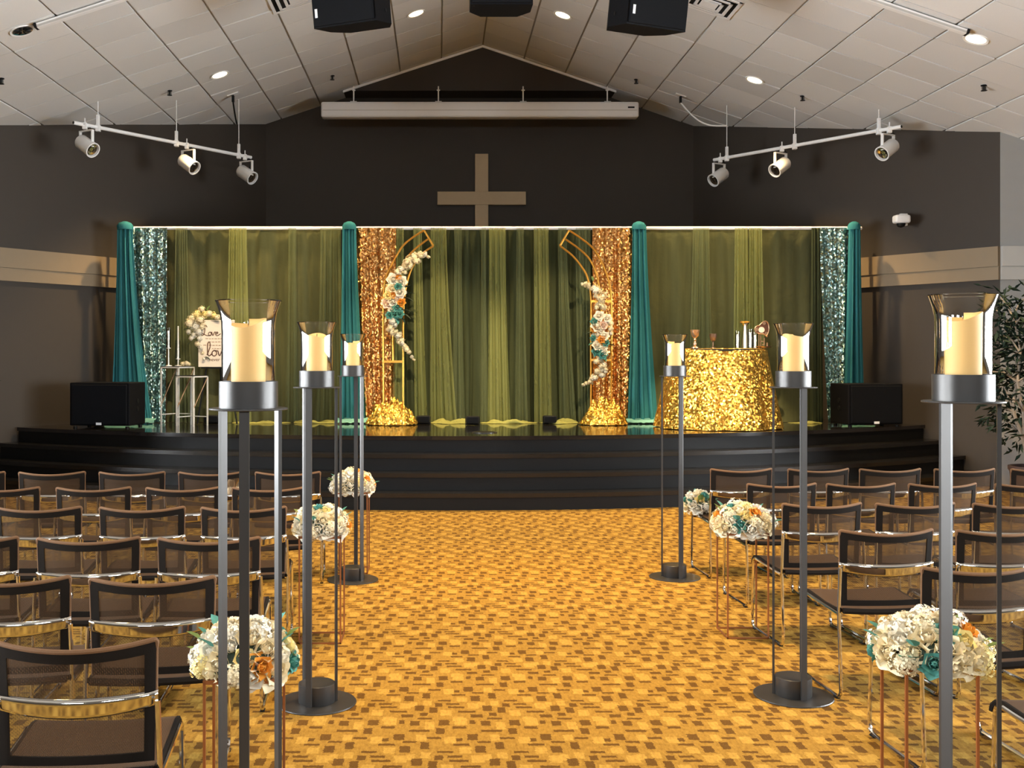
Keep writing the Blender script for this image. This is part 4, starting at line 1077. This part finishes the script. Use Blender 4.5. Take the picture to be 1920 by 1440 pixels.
# ================================================================ candle lanterns down the aisle
def lantern(x, y, zp, th0, where, seed):
    g1, g2, g3 = 'dark steel candle stands along the aisle', 'glass hurricane shades on the candle stands', 'cream pillar candles in the glass shades'
    root = thing('candle_stand', 'tall dark steel candle stand, '+where, 'candle stand', (x, y, 0), 0, g1)
    MB().lathe([(.001, 0), (.183, 0), (.185, .003), (.183, .007), (.001, .007)], 48).build('base_disc', M_['steel'], root)
    MB().lathe([(.001, .007), (.084, .007), (.085, .009), (.085, .093), (.083, .095), (.001, .095)], 40).build('base_drum', M_['steel'], root, True)
    for k_ in range(3):
        th = R(th0+120*k_); rr = .0905
        MB().box((rr*cos(th), rr*sin(th), (zp+.007)/2), (.011, .027, zp-.007), th).build('leg', M_['steel'], root)
    MB().lathe([(.001, zp), (.109, zp), (.110, zp+.002), (.109, zp+.005), (.001, zp+.005)], 48).build('top_plate', M_['steel'], root)
    MB().lathe([(.076, zp+.005), (.082, zp+.005), (.082, zp+.080), (.078, zp+.080), (.078, zp+.008), (.001, zp+.008)], 44).build('cup', M_['steel'], root, True)
    zc = zp+.0085
    gl = tag(MB().lathe([(.060, .0), (.070, .003), (.0745, .012), (.0745, .205), (.0755, .235), (.080, .262), (.0875, .285), (.0915, .297)], 56).build('hurricane_glass', M_['glass'], None, True, (x, y, zc)), 'clear flared hurricane glass on the candle stand, '+where, 'candle glass', g2)
    MB().tube([(.0915*cos(2*pi*i/48), .0915*sin(2*pi*i/48), .297) for i in range(48)], .0018, 6, closed=True).build('rim', M_['glass'], gl, True)
    r = random.Random(seed); a0 = r.uniform(0, 6)
    cb = MB(); seg = 36; vs = []; prof = [(.001, 0), (.050, 0), (.0505, .02), (.0505, .12), (.0505, 1), (.048, 1.02), (.043, 1.015), (.030, .93), (.001, .92)]
    hc = .235
    for (pr, pz) in prof:
        for k_ in range(seg):
            th = 2*pi*k_/seg; wv = .010*sin(th+a0)+.006*sin(2*th+a0*2)
            z = pz if pz < .5 else hc*(1+(pz-1)*.12)+wv
            vs.append((pr*cos(th), pr*sin(th), z))
    fs = [(i*seg+k_, i*seg+(k_+1) % seg, (i+1)*seg+(k_+1) % seg, (i+1)*seg+k_) for i in range(len(prof)-1) for k_ in range(seg)]
    cb.add(vs, fs)
    cd = tag(cb.build('pillar_candle', M_['candle'], None, True, (x, y, zc)), 'cream pillar candle with wavy top, '+where, 'candle', g3)
    MB().tube([(0, 0, hc*.98), (0.001, 0, hc*.98+.014)], .0015, 5).build('wick', M_['blackp'], cd)
LS = [(466, 3.0, 1.4685, 33, 'nearest, love sign side'), (594, 4.98, 1.470, 13, 'middle of three, love sign side'), (661.5, 7.71, 1.470, 80, 'near the steps, love sign side'),
      (1806, 3.03, 1.4870, 97, 'nearest, gold table side'), (1487.5, 5.08, 1.467, 43, 'middle of three, gold table side'), (1265, 7.80, 1.468, 45, 'near the steps, gold table side')]
for i, (px, d, z, th, wh) in enumerate(LS): lantern((px-CX)*d/F, d, z, th, wh, i+1)

# ================================================================ chairs
CW = .228
def back_pt(u, v, off=0):
    z = .435+.340*v+.018*u*u*v
    y = -.185-.050*v**1.3+.060*u*u*(.35+.65*v)-off
    return Vector((CW*u*(.97+.03*v), y, z))
def fillet(pts, r, n=5):
    pts = [Vector(p) for p in pts]; out = [pts[0]]
    for i in range(1, len(pts)-1):
        a, b, c = pts[i-1], pts[i], pts[i+1]; d1, d2 = (a-b), (c-b)
        k_ = min(r, d1.length*.45, d2.length*.45); p, q = b+d1.normalized()*k_, b+d2.normalized()*k_
        for j in range(n+1):
            t = j/n; out.append(p*(1-t)**2+b*2*t*(1-t)+q*t*t)
    out.append(pts[-1]); return out
def make_chair(label, group):
    t = thing('mesh_chair', label, 'chair', (0, 0, 0), 0, group)
    MB().grid(lambda u, v: back_pt(-.88+1.76*u, .06+.86*v), 12, 8).build('backrest', M_['mesh'], t, 'all')
    m = MB()
    for (u0, u1, v0, v1, nu, nv) in ((-1, -.86, 0, 1, 2, 8), (.86, 1, 0, 1, 2, 8), (-.86, .86, .895, 1, 10, 2), (-.86, .86, 0, .075, 10, 1)):
        m.solid(lambda u, v: back_pt(u0+(u1-u0)*u, v0+(v1-v0)*v, .004), nu, nv, (0, .010, 0))
    m.build('back_border', M_['border'], t, True)
    pts = [back_pt(-1, v/8) for v in range(8)]+fillet([back_pt(-1, 7.4/8), back_pt(-1, 1), back_pt(-.9, 1)], .03, 4)+[back_pt(u/8, 1) for u in range(-7, 8)]+fillet([back_pt(.9, 1), back_pt(1, 1), back_pt(1, 7.4/8)], .03, 4)+[back_pt(1, v/8) for v in range(7, -1, -1)]
    n = len(pts)
    MB().tube(pts, [.0045 if (i < 9 or i > n-10) else .0075 for i in range(n)], 7).build('back_piping', M_['piping'], t, True)
    def band(u, v):
        uu = -1.03+2.06*u; lo = -.034*(1-.42*uu*uu); hi = .022
        b = back_pt(uu, .50)
        return Vector((b.x, b.y-.012-.007*v+.010*max(0, v-.84)/.16, .612+.008*uu*uu+lo+(hi-lo)*v))
    MB().solid(band, 18, 6, (0, .007, 0)).build('back_band', M_['chrome'], t, 'all')
    prof = [(-.195, .428), (-.12, .420), (-.02, .420), (.10, .430), (.185, .438), (.228, .432), (.252, .412), (.258, .392)]
    def seat(u, v):
        x = (-1+2*u)*.222; k_ = v*(len(prof)-1); i = min(int(k_), len(prof)-2); f = k_-i
        y = prof[i][0]*(1-f)+prof[i+1][0]*f; z = prof[i][1]*(1-f)+prof[i+1][1]*f
        return Vector((x, y, z-.008*(1-(2*u-1)**2)))
    MB().solid(seat, 8, 14, (0, -.004, -.014)).build('seat', M_['seat'], t, True)
    m = MB()
    for s_ in (0, 1): m.tube([seat(s_, j/14)+Vector(((.006 if s_ else -.006), 0, -.008)) for j in range(15)], .0095, 6)
    m.tube([seat(i/8, 0)+Vector((0, -.006, -.01)) for i in range(9)], .014, 6)
    m.build('seat_border', M_['border'], t, True)
    for s_ in (-1, 1):
        x = s_*.240
        path = fillet([(s_*.232, -.190, .618), (x, -.192, .42), (x, -.218, .010), (x, .238, .010), (x, .215, .425), (x, .12, .415), (x, -.185, .400)], .05, 6)
        lg = MB().tube(path, .0088, 8).build('leg', M_['chrome'], t, True)
        for yy in (-.17, .20): MB().rbox((x, yy, .004), (.022, .04, .008), .003, 1).build('glide', M_['blackp'], lg)
    m = MB(); m.tube([(-.24, .10, .405), (.24, .10, .405)], .008, 6); m.tube([(-.24, -.12, .398), (.24, -.12, .398)], .008, 6); m.build('stretcher', M_['chrome'], t, True)
    return t
GRP = 'brown mesh chairs in rows facing the stage'
ordn = ['aisle seat', 'second from aisle', 'third from aisle', 'fourth from aisle', 'fifth from aisle']
rows_l = [('last row nearest the camera', 3.09, [143]), ('fifth row from the stage', 3.97, [285, 12]), ('fourth row from the stage', 4.84, [393, 167, -65]), ('third row from the stage', 5.82, [457, 268, 72]),
          ('second row from the stage', 6.69, [505, 344, 176, 5]), ('front row', 7.58, [541, 397, 248, 97, -52])]
rows_r = [('last row nearest the camera', 3.30, [2152]), ('fifth row from the stage', 4.17, [1838]), ('fourth row from the stage', 5.06, [1664, 1881]), ('third row from the stage', 5.97, [1542, 1718, 1901]),
          ('second row from the stage', 6.89, [1467, 1616, 1768, 1932]), ('front row', 7.79, [1391, 1535, 1671, 1810, 1952])]
proto = make_chair('x', GRP); note_kids(proto); first = True
for side, rws in (('love sign', rows_l), ('gold table', rows_r)):
    for (rn, d, pxs) in rws:
        for i, px in enumerate(pxs):
            c = proto if first else copy_tree(proto)
            first = False
            c['label'] = 'brown mesh chair, %s, %s, %s side' % (rn, ordn[i], side)
            c.location = ((px-CX)*d/F-.016, d+.182, 0)
            c.rotation_euler = (0, 0, R(4.5+rnd.uniform(-1, 1)))
# flowers lying on a front-row chair, wrapped bundle on another
bouquet((1.98, 8.12, .445), .15, .14, .15, 'small cream flower arrangement on the front row aisle chair, gold table side', 71, 26)
x = (431-CX)*7.75/F
gw = thing('wrapped_bundle', 'clear wrapped bundle with gold paper on a front row chair, love sign side', 'bundle', (x, 7.80, .44))
MB().lathe([(.001, .0), (.055, .0), (.062, .05), (.060, .17), (.035, .215), (.05, .25), (.085, .30)], 18).build('clear_wrap', M_['cello'], gw, True)
def crump(u, v):
    th = 2*pi*u; q = noise.noise((cos(th)*2, sin(th)*2, v*5)); r = (.045+.012*sin(3*th)+.03*max(0, v-.7)*3)*(1+.45*q)
    return (r*cos(th), r*sin(th), .01+.30*v+.03*noise.noise((th, v*3, 2)))
MB().grid(crump, 24, 10).build('gold_paper', M_['gift'], gw, False, recalc=False)

# ================================================================ potted tree at the grey wall, palm tip at the other side
def leafy(name, label, base_, h, spread, n, seed, potw, leafmat, x0=None):
    r = random.Random(seed)
    root = thing(name, label, 'plant', base_)
    MB().lathe([(.001, 0), (potw*.8, 0), (potw, .34), (potw*1.06, .36), (potw*1.06, .40), (potw*.95, .40), (potw*.9, .36), (.001, .36)], 28).build('planter', M_['pot'], root, True)
    m = MB()
    tips = []
    for k_ in range(3):
        a = r.uniform(0, 6.28); pts = [Vector((.05*cos(a), .05*sin(a), .36))]
        for j in range(5): pts.append(pts[-1]+Vector((r.uniform(-.1, .1), r.uniform(-.1, .1), (h-.5)/5.6)))
        m.tube(smooth(pts, 3), [.028*(1-.75*i/15) for i in range(16)], 7)
        for j in range(1, 6):
            for q in range(4):
                th = r.uniform(0, 6.28); ln = spread*r.uniform(.5, 1)*(1.1-.12*j)
                b = pts[j]; e = b+Vector((ln*cos(th), ln*sin(th), r.uniform(-.05, .35)))
                m.tube([b, (b+e)/2+Vector((0, 0, .05)), e], [.012, .008, .004], 5); tips.append((b, e))
    m.build('trunk', M_['bark'], root, True)
    f = MB()
    for i in range(n):
        b, e = tips[r.randrange(len(tips))]; p = b+(e-b)*r.uniform(.35, 1.1)+Vector((r.gauss(0, .09), r.gauss(0, .09), r.gauss(0, .09)))
        d = ((e-b).normalized()+Vector((r.gauss(0, .6), r.gauss(0, .6), r.uniform(-1.3, .1)))).normalized()
        l = r.uniform(.09, .15); w = l*.32; s_ = d.cross(Vector((r.gauss(0, .4), r.gauss(0, .4), 1))).normalized(); u = s_.cross(d)
        f.add([p, p+d*l*.45+s_*w*.5+u*.008, p+d*l, p+d*l*.45-s_*w*.5+u*.008, p+d*l*.45-u*.012], [(0, 1, 4), (1, 2, 4), (0, 4, 3), (4, 2, 3)])
    fo = f.build('foliage', leafmat, root, 'all', recalc=False); fo['kind'] = 'stuff'
    return root
leafy('potted_ficus', 'tall dark leafy potted tree in front of the grey wall corner', ((1938-CX)*11.8/F, 11.8, 0), 2.30, .46, 1500, 4, .24, M_['leaff'])
leafy('potted_ficus', 'leafy potted tree beyond the brown wall, one leaf tip showing', (-5.10, 11.2, 0), 1.80, .50, 300, 9, .22, M_['leaff'])
